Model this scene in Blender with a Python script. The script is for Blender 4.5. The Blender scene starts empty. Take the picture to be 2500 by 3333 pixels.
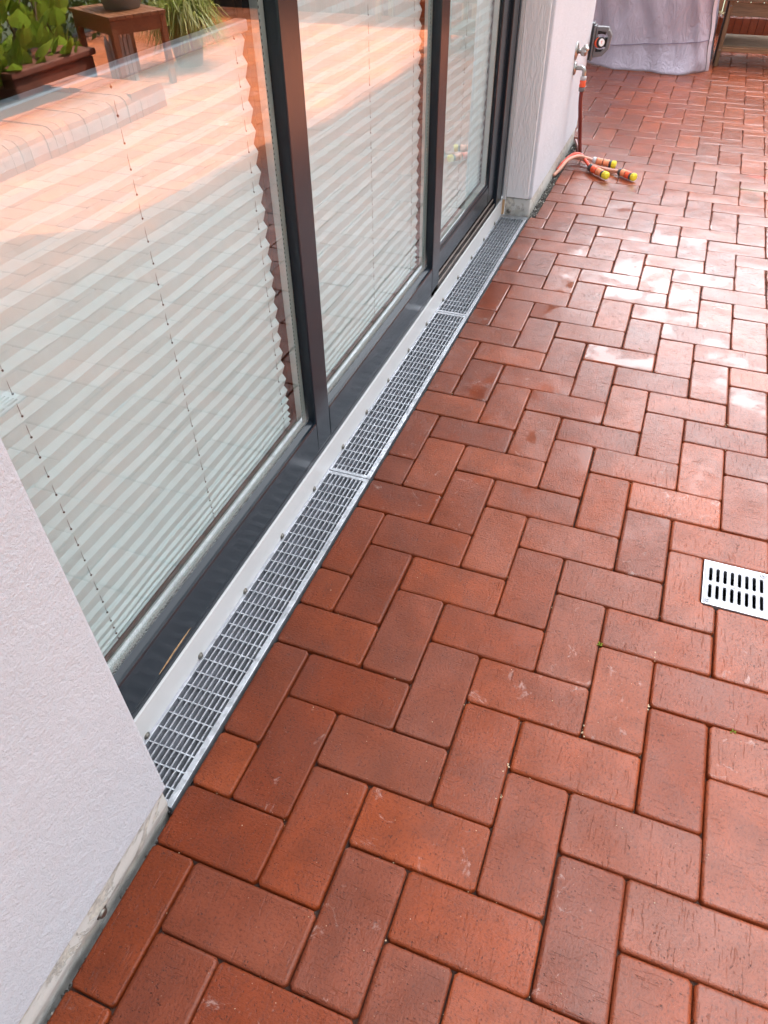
import bpy, bmesh, math, random
from mathutils import Vector, Matrix
random.seed(7)
K = 0.12                      # one paving unit (half a clinker) in metres
S = bpy.context.scene
COL = S.collection
R_ = math.radians

# ------------------------------------------------------------------ camera
cam = bpy.data.objects.new('camera', bpy.data.cameras.new('camera'))
COL.objects.link(cam)
RM = ((0.93455186, 0.35565563, -0.01104072), (0.23586623, -0.64241808, -0.72915439), (-0.26642062, 0.67882846, -0.68426017))
rt, up, bk = Vector(RM[0]), -Vector(RM[1]), -Vector(RM[2])
M = Matrix((rt, up, bk)).transposed().to_4x4()
M.translation = Vector((-0.77093401, -4.92112321, 11.01376224)) * K
cam.matrix_world = M
cam.data.sensor_fit = 'HORIZONTAL'
cam.data.sensor_width = 36
cam.data.lens = 36 * 2334.87 / 2500
cam.data.clip_start = 0.02
cam.data.clip_end = 500
S.camera = cam

# ------------------------------------------------------------------ sky, sun, exposure
SUN = Vector((-0.36, 0.50, 1.0)).normalized()
CLOUD = 2.7
W = bpy.data.worlds.new('World'); S.world = W; W.use_nodes = True
wn = W.node_tree
sky = wn.nodes.new('ShaderNodeTexSky'); sky.sky_type = 'NISHITA'; sky.sun_disc = False
sky.sun_elevation = math.asin(SUN.z); sky.sun_rotation = math.atan2(SUN.x, SUN.y)
sky.air_density = 1.0; sky.dust_density = 3.0; sky.ozone_density = 1.0; sky.altitude = 50
hs = wn.nodes.new('ShaderNodeHueSaturation'); hs.inputs['Saturation'].default_value = .35      # summer haze: a paler sky all over
wn.links.new(sky.outputs[0], hs.inputs['Color'])
tcw = wn.nodes.new('ShaderNodeTexCoord'); mp = wn.nodes.new('ShaderNodeMapping'); mp.inputs['Scale'].default_value = (1, 1, 1.9); mp.inputs['Location'].default_value = (CLOUD, 0, 0)
cl = wn.nodes.new('ShaderNodeTexNoise'); cl.inputs['Scale'].default_value = 1.35; cl.inputs['Detail'].default_value = 7; cl.inputs['Distortion'].default_value = .4
mr = wn.nodes.new('ShaderNodeMapRange'); mr.inputs[1].default_value = .42; mr.inputs[2].default_value = .57
mxw = wn.nodes.new('ShaderNodeMix'); mxw.data_type = 'RGBA'; mxw.inputs[7].default_value = (17, 16.6, 16.4, 1)      # sunlit cloud
wn.links.new(tcw.outputs['Generated'], mp.inputs[0]); wn.links.new(mp.outputs[0], cl.inputs['Vector']); wn.links.new(cl.outputs[0], mr.inputs[0])
# clouds are brighter the nearer they stand to the sun
nrmw = wn.nodes.new('ShaderNodeVectorMath'); nrmw.operation = 'NORMALIZE'; wn.links.new(tcw.outputs['Generated'], nrmw.inputs[0])
dtw = wn.nodes.new('ShaderNodeVectorMath'); dtw.operation = 'DOT_PRODUCT'; wn.links.new(nrmw.outputs[0], dtw.inputs[0]); dtw.inputs[1].default_value = SUN
pww = wn.nodes.new('ShaderNodeMath'); pww.operation = 'POWER'; pww.use_clamp = False; pww.inputs[1].default_value = 3.2
mxm = wn.nodes.new('ShaderNodeMath'); mxm.operation = 'MAXIMUM'; mxm.inputs[1].default_value = 0
wn.links.new(dtw.outputs['Value'], mxm.inputs[0]); wn.links.new(mxm.outputs[0], pww.inputs[0])
maw = wn.nodes.new('ShaderNodeMath'); maw.operation = 'MULTIPLY_ADD'; maw.inputs[1].default_value = 62; maw.inputs[2].default_value = 4.0
wn.links.new(pww.outputs[0], maw.inputs[0])
clc = wn.nodes.new('ShaderNodeVectorMath'); clc.operation = 'SCALE'; clc.inputs[0].default_value = (.94, .975, 1.03)
wn.links.new(maw.outputs[0], clc.inputs['Scale']); wn.links.new(clc.outputs[0], mxw.inputs[7])
wn.links.new(mr.outputs[0], mxw.inputs[0]); wn.links.new(hs.outputs[0], mxw.inputs[6]); wn.links.new(mxw.outputs[2], wn.nodes['Background'].inputs[0])
wn.nodes['Background'].inputs[1].default_value = 0.12
sd = bpy.data.lights.new('sun', 'SUN'); sd.energy = 5.0; sd.angle = R_(0.5); sd.color = (1.0, 0.93, 0.82)
so = bpy.data.objects.new('sun', sd); COL.objects.link(so)
so.rotation_euler = SUN.to_track_quat('Z', 'Y').to_euler()
S.view_settings.view_transform = 'Standard'; S.view_settings.look = 'None'
S.view_settings.exposure = 1.6; S.view_settings.gamma = 1
S.view_settings.use_curve_mapping = False
S.render.engine = 'CYCLES'
S.cycles.max_bounces = 10; S.cycles.diffuse_bounces = 5; S.cycles.glossy_bounces = 4
S.cycles.transparent_max_bounces = 16; S.cycles.sample_clamp_indirect = 6
S.cycles.use_denoising = True

# ------------------------------------------------------------------ materials
def lin(r, g, b):
    f = lambda c: (c/255/12.92 if c/255 <= .04045 else ((c/255+.055)/1.055)**2.4)
    return (f(r), f(g), f(b), 1)
class NT:
    def __init__(s, name):
        s.m = bpy.data.materials.new(name); s.m.use_nodes = True
        s.t = s.m.node_tree; s.n = s.t.nodes; s.b = s.n['Principled BSDF']; s.out = s.n['Material Output']
    def new(s, t, **kw):
        n = s.n.new(t)
        for k, v in kw.items():
            if k.startswith('i_'):
                n.inputs[k[2:].replace('_', ' ')].default_value = v
            else: setattr(n, k, v)
        return n
    def L(s, a, b): s.t.links.new(a, b)
    def val(s, x, sock):
        if hasattr(x, 'links'): s.L(x, sock)
        else: sock.default_value = x
    def math(s, op, a, b=0.0, c=0.0, clamp=False):
        n = s.n.new('ShaderNodeMath'); n.operation = op; n.use_clamp = clamp
        for i, x in enumerate((a, b, c)): s.val(x, n.inputs[i])
        return n.outputs[0]
    def vmath(s, op, a, b=(0, 0, 0)):
        n = s.n.new('ShaderNodeVectorMath'); n.operation = op
        s.val(a, n.inputs[0]); s.val(b, n.inputs[1]); return n.outputs[0]
    def noise(s, vec, scale, detail=4, rough=.55, dist=0.0):
        n = s.n.new('ShaderNodeTexNoise'); n.inputs['Scale'].default_value = scale
        n.inputs['Detail'].default_value = detail; n.inputs['Roughness'].default_value = rough
        n.inputs['Distortion'].default_value = dist
        if vec is not None: s.L(vec, n.inputs['Vector'])
        return n
    def vor(s, vec, scale, feature='F1'):
        n = s.n.new('ShaderNodeTexVoronoi'); n.feature = feature; n.inputs['Scale'].default_value = scale
        if vec is not None: s.L(vec, n.inputs['Vector'])
        return n
    def ramp(s, x, lo, hi, a=0.0, b=1.0):
        n = s.n.new('ShaderNodeMapRange'); s.val(x, n.inputs[0])
        n.inputs[1].default_value = lo; n.inputs[2].default_value = hi
        n.inputs[3].default_value = a; n.inputs[4].default_value = b
        return n.outputs[0]
    def mix(s, f, a, b, mode='MIX'):
        n = s.n.new('ShaderNodeMix'); n.data_type = 'RGBA'; n.blend_type = mode
        s.val(f, n.inputs[0]); s.val(a, n.inputs[6]); s.val(b, n.inputs[7]); return n.outputs[2]
    def bump(s, h, strength, dist, nrm=None):
        n = s.n.new('ShaderNodeBump'); s.val(strength, n.inputs['Strength']); n.inputs['Distance'].default_value = dist
        s.L(h, n.inputs['Height'])
        if nrm is not None: s.L(nrm, n.inputs['Normal'])
        return n.outputs[0]
    def scale(s, vec, sc):
        n = s.n.new('ShaderNodeMapping'); n.inputs['Scale'].default_value = sc; s.L(vec, n.inputs[0]); return n.outputs[0]
    def obj(s): return s.n.new('ShaderNodeTexCoord').outputs['Object']
    def pos(s): return s.n.new('ShaderNodeNewGeometry').outputs['Position']

def simple(name, col, rough=.5, metal=0.0, spec=.5, var=.12, vscale=6, bump=0.0, bscale=40, coat=0.0):
    t = NT(name); p = t.pos()
    n = t.noise(p, vscale, 5)
    c = t.mix(t.ramp(n.outputs[0], .3, .7), tuple(x*(1-var) for x in col[:3])+(1,), tuple(min(1, x*(1+var)) for x in col[:3])+(1,))
    t.L(c, t.b.inputs['Base Color'])
    t.val(t.ramp(n.outputs[0], .3, .7, rough*.85, min(1, rough*1.15)), t.b.inputs['Roughness'])
    t.b.inputs['Metallic'].default_value = metal; t.b.inputs['Specular IOR Level'].default_value = spec
    t.b.inputs['Coat Weight'].default_value = coat
    if bump:
        n2 = t.noise(p, bscale, 4)
        t.L(t.bump(n2.outputs[0], bump, .002), t.b.inputs['Normal'])
    return t.m

STAINS = ((.298, 3.455, (.06, .10), (.10, .025, .006, 1)), (.300, 3.600, (.13, .035), (.16, .075, .02, 1)), (.335, 3.815, (.09, .03), (.40, .045, .02, 1)))
def brick_mat():
    t = NT('wet_clinker')
    tc = t.n.new('ShaderNodeTexCoord'); oi = t.n.new('ShaderNodeObjectInfo'); g = t.n.new('ShaderNodeNewGeometry')
    rnd = t.math('FRACT', t.math('ADD', oi.outputs['Random'], g.outputs['Random Per Island']))
    rnd2 = t.math('FRACT', t.math('MULTIPLY', rnd, 17.31))
    rnd3 = t.math('FRACT', t.math('MULTIPLY', rnd, 41.7))
    off = t.n.new('ShaderNodeCombineXYZ')
    t.L(t.math('MULTIPLY', rnd, 37.0), off.inputs[0]); t.L(t.math('MULTIPLY', rnd2, 53.0), off.inputs[1])
    v = t.vmath('ADD', tc.outputs['Object'], off.outputs[0])
    pos = g.outputs['Position']
    # colour: iron-red body, each brick a little browner or pinker
    base = t.mix(t.ramp(rnd2, 0, 1), (.210, .034, .006, 1), (.330, .064, .015, 1))
    base = t.mix(t.ramp(rnd3, .55, 1.0, 0, .55), base, (.20, .058, .033, 1))
    big = t.noise(v, 7.5, 5, .62, .6)
    base = t.mix(t.ramp(big.outputs[0], .32, .72), t.mix(.56, base, (.085, .016, .004, 1)), base)
    fine = t.noise(v, 190, 4, .7)
    base = t.mix(t.ramp(fine.outputs[0], .53, .64, 0, .62), base, (.060, .013, .006, 1))
    # dark pits and fine light grains
    pv = t.scale(v, (1, .55, 1))
    pit = t.vor(pv, 210)
    pitm = t.math('MULTIPLY', t.ramp(pit.outputs['Distance'], .10, .26, 1, 0), t.ramp(t.noise(v, 30, 3).outputs[0], .46, .62))
    base = t.mix(t.math('MULTIPLY', pitm, .85), base, (.03, .008, .005, 1))
    gr = t.vor(v, 170)
    grm = t.math('MULTIPLY', t.ramp(gr.outputs['Distance'], .05, .13, 1, 0), t.ramp(gr.outputs['Color'], .80, .84))
    base = t.mix(t.math('MULTIPLY', grm, .7), base, (.62, .45, .33, 1))
    # lime bloom on a few bricks
    bl = t.noise(v, 22, 8, .72, .8)
    blm = t.math('MULTIPLY', t.ramp(bl.outputs[0], .60, .70), t.ramp(rnd, .72, .8))
    base = t.mix(t.math('MULTIPLY', blm, .42), base, (.55, .42, .38, 1))
    # world-scale dark staining
    st = t.noise(pos, 2.2, 6, .62, .5)
    base = t.mix(t.ramp(st.outputs[0], .50, .75, 0, .35), base, (.11, .035, .02, 1))
    dampx = t.n.new('ShaderNodeSeparateXYZ'); t.L(pos, dampx.inputs[0])
    damp = t.ramp(t.math('ADD', dampx.outputs[0], t.math('MULTIPLY', t.noise(pos, 7, 4, .6).outputs[0], .5)), -.42, -.12, .5, 0)
    base = t.mix(damp, base, t.mix(1.0, base, (.50, .42, .40, 1), 'MULTIPLY'))          # soaked bricks beside the channel
    # rusty and mossy stains left by a plant pot near the right edge
    for (sx, sy, rr_, cc) in STAINS:
        dv = t.vmath('MULTIPLY', t.vmath('SUBTRACT', pos, (sx, sy, 0)), (1/rr_[0], 1/rr_[1], 0))
        ln = t.n.new('ShaderNodeVectorMath'); ln.operation = 'LENGTH'; t.L(dv, ln.inputs[0])
        sn = t.math('ADD', ln.outputs['Value'], t.math('MULTIPLY', t.math('SUBTRACT', t.noise(pos, 60, 5, .75).outputs[0], .5), 1.6))
        base = t.mix(t.ramp(sn, .35, 1.0, .8, 0), base, cc)
    # dry beyond the wetted strip, with sunlit brightness also painted into the brick colour
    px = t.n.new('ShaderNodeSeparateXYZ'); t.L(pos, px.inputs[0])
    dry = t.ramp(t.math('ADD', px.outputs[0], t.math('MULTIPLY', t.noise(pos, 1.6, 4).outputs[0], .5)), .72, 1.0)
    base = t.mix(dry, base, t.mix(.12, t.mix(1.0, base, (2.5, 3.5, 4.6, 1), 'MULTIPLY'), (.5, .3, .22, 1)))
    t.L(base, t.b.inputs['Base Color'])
    # wetness
    wn_ = t.noise(pos, 5.5, 5, .6, .4)
    bd = t.noise(v, 6.5, 3, .5)
    wet = t.math('ADD', t.math('MULTIPLY', wn_.outputs[0], .55), t.math('MULTIPLY', bd.outputs[0], .45))
    # the strip hosed last, in front of the far window, still holds most water
    py = t.math('DIVIDE', t.math('SUBTRACT', px.outputs[1], 2.15), .95)
    zone = t.math('POWER', 2.718, t.math('MULTIPLY', t.math('MULTIPLY', py, py), -1.0))
    wet = t.math('ADD', wet, t.math('MULTIPLY', zone, .06))
    film = t.ramp(wet, .36, .58)                 # damp -> wet film
    pud = t.ramp(t.math('ADD', wet, t.math('MULTIPLY', t.math('SUBTRACT', fine.outputs[0], .5), .10)), .535, .615)                  # standing water
    pud = t.math('MULTIPLY', pud, t.ramp(rnd3, .40, .45))
    pud = t.math('MULTIPLY', pud, t.ramp(zone, .12, .2))
    nd = t.math('SUBTRACT', 1.0, dry)
    fr = t.ramp(fine.outputs[0], .3, .7, -.05, .07)
    t.L(t.math('ADD', fr, .5), t.b.inputs['Roughness'])
    t.b.inputs['Specular IOR Level'].default_value = .12
    t.L(t.math('MULTIPLY', nd, t.math('ADD', t.math('MULTIPLY_ADD', film, .20, .14), t.math('ADD', t.math('MULTIPLY', zone, .46), t.math('ADD', t.ramp(px.outputs[0], -.25, .4, 0, .26), t.ramp(px.outputs[1], 1.7, 2.8, 0, .42))))), t.b.inputs['Coat Weight'])
    cr = t.math('ADD', t.math('MULTIPLY_ADD', film, -.09, .16), t.math('MULTIPLY', fr, .5))
    t.L(t.math('MULTIPLY', cr, t.math('SUBTRACT', 1.0, t.math('MULTIPLY', pud, .82))), t.b.inputs['Coat Roughness'])
    t.b.inputs['Coat IOR'].default_value = 1.55
    # relief: rolled grain, drag marks, pits
    rv = t.scale(v, (1.0, 1.7, 1))
    n1 = t.noise(rv, 150, 5, .7, .15)
    n2 = t.noise(v, 16, 3, .5)
    sv = t.scale(v, (260, 26, 20)); sc = t.noise(sv, 1, 2, .5, .5)
    scr = t.ramp(sc.outputs[0], .30, .37, 1, 0)
    h = t.math('ADD', t.math('MULTIPLY', n1.outputs[0], .75), t.math('MULTIPLY', n2.outputs[0], .8))
    h = t.math('SUBTRACT', h, t.math('MULTIPLY', pitm, .5))
    h = t.math('SUBTRACT', h, t.math('MULTIPLY', scr, .35))
    h = t.math('ADD', h, t.math('MULTIPLY', grm, .2))
    bs = t.math('MULTIPLY', t.math('SUBTRACT', 1.0, t.math('MULTIPLY', pud, .96)), .8)
    cush = t.noise(v, 7.0, 1, .4)                 # each brick is slightly cushioned
    nb = t.bump(cush.outputs[0], t.math('SUBTRACT', 1.0, t.math('MULTIPLY', pud, .85)), .006)
    nn = t.bump(h, bs, .0042, nb)
    t.L(nn, t.b.inputs['Normal'])
    t.L(t.bump(h, t.math('MULTIPLY', bs, .42), .0042, nb), t.b.inputs['Coat Normal'])     # the water film evens out the relief
    return t.m

def stucco_mat():
    t = NT('white_stucco'); p = t.pos()
    n = t.noise(p, 2.5, 5)
    sp = t.vor(p, 38); spm = t.math('MULTIPLY', t.ramp(sp.outputs['Distance'], .04, .1, 1, 0), t.ramp(sp.outputs['Color'], .88, .9))
    c = t.mix(t.ramp(n.outputs[0], .3, .7), (.615, .655, .71, 1), (.675, .71, .765, 1))
    c = t.mix(t.math('MULTIPLY', spm, .65), c, (.25, .24, .22, 1))
    t.L(c, t.b.inputs['Base Color']); t.b.inputs['Roughness'].default_value = .75
    a = t.noise(p, 210, 6, .75, .1); b = t.noise(t.scale(p, (1, .8, .6)), 70, 5, .7, .25); d = t.noise(p, 14, 4)
    h = t.math('ADD', t.math('MULTIPLY', a.outputs[0], .8), t.math('ADD', t.math('MULTIPLY', b.outputs[0], .9), t.math('MULTIPLY', d.outputs[0], .9)))
    h = t.math('SUBTRACT', h, t.math('MULTIPLY', spm, .5))
    t.L(t.bump(h, .9, .006), t.b.inputs['Normal'])
    return t.m
def reveal_mat():
    t = NT('brushed_render'); p = t.pos()
    t.b.inputs['Base Color'].default_value = (.84, .855, .87, 1); t.b.inputs['Roughness'].default_value = .7
    b = t.noise(t.scale(p, (1, 1, .16)), 95, 4, .6, 1.2); a = t.noise(p, 60, 4, .6, 1)
    h = t.math('ADD', t.ramp(b.outputs[0], .35, .6), t.math('MULTIPLY', a.outputs[0], .5))
    t.L(t.bump(h, .55, .004), t.b.inputs['Normal'])
    return t.m
def plinth_mat():
    t = NT('flaking_plinth_paint'); p = t.pos()
    n = t.noise(t.scale(p, (1, .5, 1)), 11, 8, .7, .7); m = t.ramp(n.outputs[0], .50, .515)
    z = t.n.new('ShaderNodeSeparateXYZ'); t.L(p, z.inputs[0])
    low = t.ramp(z.outputs[2], .045, -.01, 0, 1)
    c2 = t.mix(t.ramp(t.noise(p, 70, 5).outputs[0], .35, .6), (.28, .27, .25, 1), (.62, .60, .52, 1))
    c = t.mix(t.math('MULTIPLY', m, .8), (.60, .61, .58, 1), c2)
    dn = t.noise(p, 35, 5, .7)
    c = t.mix(t.math('MULTIPLY', low, t.ramp(dn.outputs[0], .3, .6, .2, .85)), c, (.14, .14, .13, 1))
    t.L(c, t.b.inputs['Base Color']); t.b.inputs['Roughness'].default_value = .55
    h = t.math('ADD', t.math('MULTIPLY', m, -1.0), t.math('MULTIPLY', t.noise(p, 60, 5).outputs[0], .35))
    t.L(t.bump(h, .7, .003), t.b.inputs['Normal'])
    return t.m
def frame_mat(name='anthracite_woodgrain', col=(.011, .017, .024, 1), rough=.2, sc=(8, 8, .6)):
    t = NT(name); p = t.pos()
    g = t.noise(t.scale(p, sc), 26, 5, .7, .4)
    t.L(t.mix(t.ramp(g.outputs[0], .35, .65), tuple(x*.9 for x in col[:3])+(1,), tuple(x*1.12 for x in col[:3])+(1,)), t.b.inputs['Base Color'])
    t.val(t.ramp(g.outputs[0], .3, .7, rough-.02, rough+.05), t.b.inputs['Roughness'])
    t.b.inputs['Specular IOR Level'].default_value = .36
    t.L(t.bump(g.outputs[0], .045, .001), t.b.inputs['Normal'])
    return t.m
def glass_mat():
    t = NT('window_glass'); t.n.remove(t.b)
    g = t.n.new('ShaderNodeNewGeometry')
    d = t.n.new('ShaderNodeVectorMath'); d.operation = 'DOT_PRODUCT'
    t.L(g.outputs['Normal'], d.inputs[0]); t.L(g.outputs['Incoming'], d.inputs[1])
    c = t.math('ABSOLUTE', d.outputs['Value'])
    f5 = t.math('POWER', t.math('SUBTRACT', 1.0, c), 4.0)
    F = t.math('MULTIPLY_ADD', f5, .72, .225)
    F = t.math('MULTIPLY', F, t.math('SUBTRACT', 1.0, g.outputs['Backfacing']))
    # water spots and limescale just above the bottom bead
    z = t.n.new('ShaderNodeSeparateXYZ'); t.L(g.outputs['Position'], z.inputs[0])
    low = t.ramp(z.outputs[2], 1.50*K, 2.3*K, 1, 0)
    sp = t.vor(g.outputs['Position'], 190)
    spot = t.math('MULTIPLY', t.ramp(sp.outputs['Distance'], .18, .32, 1, 0), t.ramp(sp.outputs['Color'], .5, .6))
    lime = t.math('MULTIPLY', t.math('POWER', low, 2.2), t.ramp(t.noise(g.outputs['Position'], 260, 3, .7).outputs[0], .42, .6, .1, 1))
    lime = t.math('MULTIPLY', lime, t.math('SUBTRACT', 1.0, t.math('MULTIPLY', spot, .8)))
    gl = t.n.new('ShaderNodeBsdfGlossy'); gl.inputs['Roughness'].default_value = 0.0
    wv = t.noise(g.outputs['Position'], 2.0, 1, .4)
    t.L(t.bump(wv.outputs[0], .06, .003), gl.inputs['Normal'])
    tr = t.n.new('ShaderNodeBsdfTransparent'); tr.inputs[0].default_value = (.955, .985, .975, 1)
    mx = t.n.new('ShaderNodeMixShader'); t.L(F, mx.inputs[0]); t.L(tr.outputs[0], mx.inputs[1]); t.L(gl.outputs[0], mx.inputs[2])
    df = t.n.new('ShaderNodeBsdfDiffuse'); df.inputs[0].default_value = (.7, .72, .72, 1)
    m2 = t.n.new('ShaderNodeMixShader'); t.L(t.math('MULTIPLY', lime, .55), m2.inputs[0]); t.L(mx.outputs[0], m2.inputs[1]); t.L(df.outputs[0], m2.inputs[2])
    t.L(m2.outputs[0], t.out.inputs[0])
    return t.m
def fabric(name, col, trans=.3, scale=400, bumpst=.2, wrinkle=0.0, bd=.003):
    t = NT(name); t.n.remove(t.b); p = t.pos()
    n = t.noise(p, 14, 4)
    c = t.mix(t.ramp(n.outputs[0], .3, .7), tuple(x*.95 for x in col[:3])+(1,), col)
    d = t.n.new('ShaderNodeBsdfDiffuse'); tl = t.n.new('ShaderNodeBsdfTranslucent')
    t.L(c, d.inputs[0]); t.L(c, tl.inputs[0])
    w = t.noise(p, scale, 2); h = w.outputs[0]
    if wrinkle:
        w2 = t.noise(t.scale(p, (1, 1, .35)), 17, 5, .55, 2.6)
        h = t.math('ADD', t.math('MULTIPLY', h, .25), t.math('MULTIPLY', w2.outputs[0], wrinkle))
    b = t.bump(h, bumpst, bd); t.L(b, d.inputs['Normal'])
    mx = t.n.new('ShaderNodeMixShader'); mx.inputs[0].default_value = trans
    t.L(d.outputs[0], mx.inputs[1]); t.L(tl.outputs[0], mx.inputs[2]); t.L(mx.outputs[0], t.out.inputs[0])
    return t.m
def wood(name, col, axis=0, rough=.6, sc=1.0):
    t = NT(name); p = t.pos(); s = [30*sc]*3; s[axis] = 1.6*sc
    g = t.noise(t.scale(p, tuple(s)), 3, 6, .65, .8)
    t.L(t.mix(t.ramp(g.outputs[0], .3, .7), tuple(x*.45 for x in col[:3])+(1,), tuple(min(1, x*1.35) for x in col[:3])+(1,)), t.b.inputs['Base Color'])
    t.b.inputs['Roughness'].default_value = rough
    t.L(t.bump(g.outputs[0], .5, .0015), t.b.inputs['Normal'])
    return t.m
def galv_mat():
    t = NT('galvanised_steel'); p = t.pos()
    n = t.vor(p, 90); n2 = t.noise(p, 30, 4)
    f = t.math('ADD', t.math('MULTIPLY', t.ramp(n.outputs['Color'], 0, 1), .4), t.math('MULTIPLY', n2.outputs[0], .6))
    t.L(t.mix(t.ramp(f, .25, .7), (.33, .345, .37, 1), (.60, .62, .66, 1)), t.b.inputs['Base Color'])
    t.b.inputs['Metallic'].default_value = .75; t.val(t.ramp(f, .2, .8, .50, .32), t.b.inputs['Roughness'])
    t.L(t.bump(n2.outputs[0], .15, .001), t.b.inputs['Normal'])
    return t.m
def leaf_mat(name, c1, c2):
    t = NT(name); t.n.remove(t.b)
    oi = t.n.new('ShaderNodeObjectInfo'); g = t.n.new('ShaderNodeNewGeometry')
    r = t.math('FRACT', t.math('ADD', oi.outputs['Random'], g.outputs['Random Per Island']))
    c = t.mix(r, c1, c2)
    d = t.n.new('ShaderNodeBsdfPrincipled'); d.inputs['Roughness'].default_value = .45; t.L(c, d.inputs['Base Color'])
    tl = t.n.new('ShaderNodeBsdfTranslucent'); t.L(t.mix(.5, c, (.30, .42, .04, 1)), tl.inputs[0])
    mx = t.n.new('ShaderNodeMixShader'); mx.inputs[0].default_value = .4
    t.L(d.outputs[0], mx.inputs[1]); t.L(tl.outputs[0], mx.inputs[2]); t.L(mx.outputs[0], t.out.inputs[0])
    return t.m

BR = brick_mat(); ST = stucco_mat(); RV = reveal_mat(); PL = plinth_mat(); FR = frame_mat(); GL = glass_mat(); GV = galv_mat()
FRB = frame_mat('brown_track_metal', (.030, .022, .019, 1), .25, (8, .6, 8)); FRH = frame_mat('anthracite_woodgrain_rail', sc=(8, .6, 8))
BLIND = fabric('pleated_fabric', (.79, .91, .94, 1), .12, 500, .08, .4)
COVER = fabric('lilac_grey_cover_fabric', (.50, .435, .51, 1), .03, 500, .9, 2.0, .012)
AWN = fabric('pale_awning_cloth', (.78, .70, .76, 1), .5, 300, .05)
WHITE = simple('white_coated_metal', (.60, .61, .61), .38, var=.04)
SPACER = simple('spacer_aluminium', (.52, .56, .54), .4, .3)
RUB = simple('black_rubber', (.012, .012, .012), .5)
STEEL = simple('screw_steel', (.20, .19, .17), .35, .9)
CHROME = simple('brushed_chrome', (.40, .39, .37), .34, 1.0, var=.06)
TROUGH = simple('trough_zinc', (.50, .50, .58), .6, .0, var=.2, vscale=14)
SAND = simple('joint_sand', (.055, .026, .018), .9, var=.4, vscale=60, bump=.6, bscale=200)
SOIL = simple('soil', (.045, .032, .024), .95, var=.5, vscale=30, bump=1, bscale=60)
GROUND = simple('ground', (.06, .07, .035), .95, var=.5, vscale=3, bump=1, bscale=30)
DARK = simple('dark_grey_plastic', (.055, .055, .058), .42, var=.2)
MIDG = simple('mid_grey_plastic', (.16, .155, .16), .42, var=.1)
LTG = simple('light_grey_plastic', (.46, .46, .47), .4, var=.06)
ORANGE = simple('orange_plastic', (.86, .115, .045), .35, var=.08)
PORANGE = simple('faded_orange_plastic', (.78, .27, .13), .42, var=.12)
YEL = simple('yellow_plastic', (.85, .72, .05), .35, var=.05)
WPL = simple('white_plastic', (.8, .8, .8), .3)
HRED = simple('dark_red_hose', (.16, .022, .018), .32)
HORG = simple('red_orange_hose', (.78, .09, .05), .35)
INT = simple('interior_plaster', (.16, .15, .14), .9)
INTF = simple('interior_floor', (.05, .035, .025), .6)
INW = wood('dark_interior_wood', (.045, .02, .014, 1), 2, .5)
WGREY = wood('weathered_teak', (.17, .115, .070, 1), 0, .7)
WGREYZ = wood('weathered_teak_upright', (.18, .105, .055, 1), 2, .7)
WRED = wood('oiled_red_brown_wood', (.30, .115, .05, 1), 1, .5)
WFEN = wood('fence_wood', (.36, .17, .10, 1), 2, .7)
WLIGHT = wood('pale_slat_wood', (.62, .38, .22, 1), 2, .6)
TERRA = simple('terracotta', (.20, .065, .04), .7, var=.2, bump=.3)
POTM = simple('grey_stone_pot', (.30, .29, .26), .7, var=.15, bump=.4)
def hose_weave():
    t = NT('pink_braided_hose'); p = t.pos()
    w = t.vor(p, 420); m = t.ramp(w.outputs['Distance'], .25, .5)
    t.L(t.mix(m, (.42, .17, .11, 1), (.62, .33, .24, 1)), t.b.inputs['Base Color']); t.b.inputs['Roughness'].default_value = .45
    t.L(t.bump(w.outputs['Distance'], .4, .001), t.b.inputs['Normal'])
    return t.m
HPINK = hose_weave()
LEAF = leaf_mat('lime_green_leaf', (.20, .31, .035, 1), (.36, .46, .06, 1))
GRASSM = leaf_mat('striped_grass_blade', (.26, .30, .06, 1), (.48, .44, .16, 1))
HEDGE = leaf_mat('hedge_leaf', (.03, .06, .015, 1), (.07, .12, .03, 1))

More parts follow.
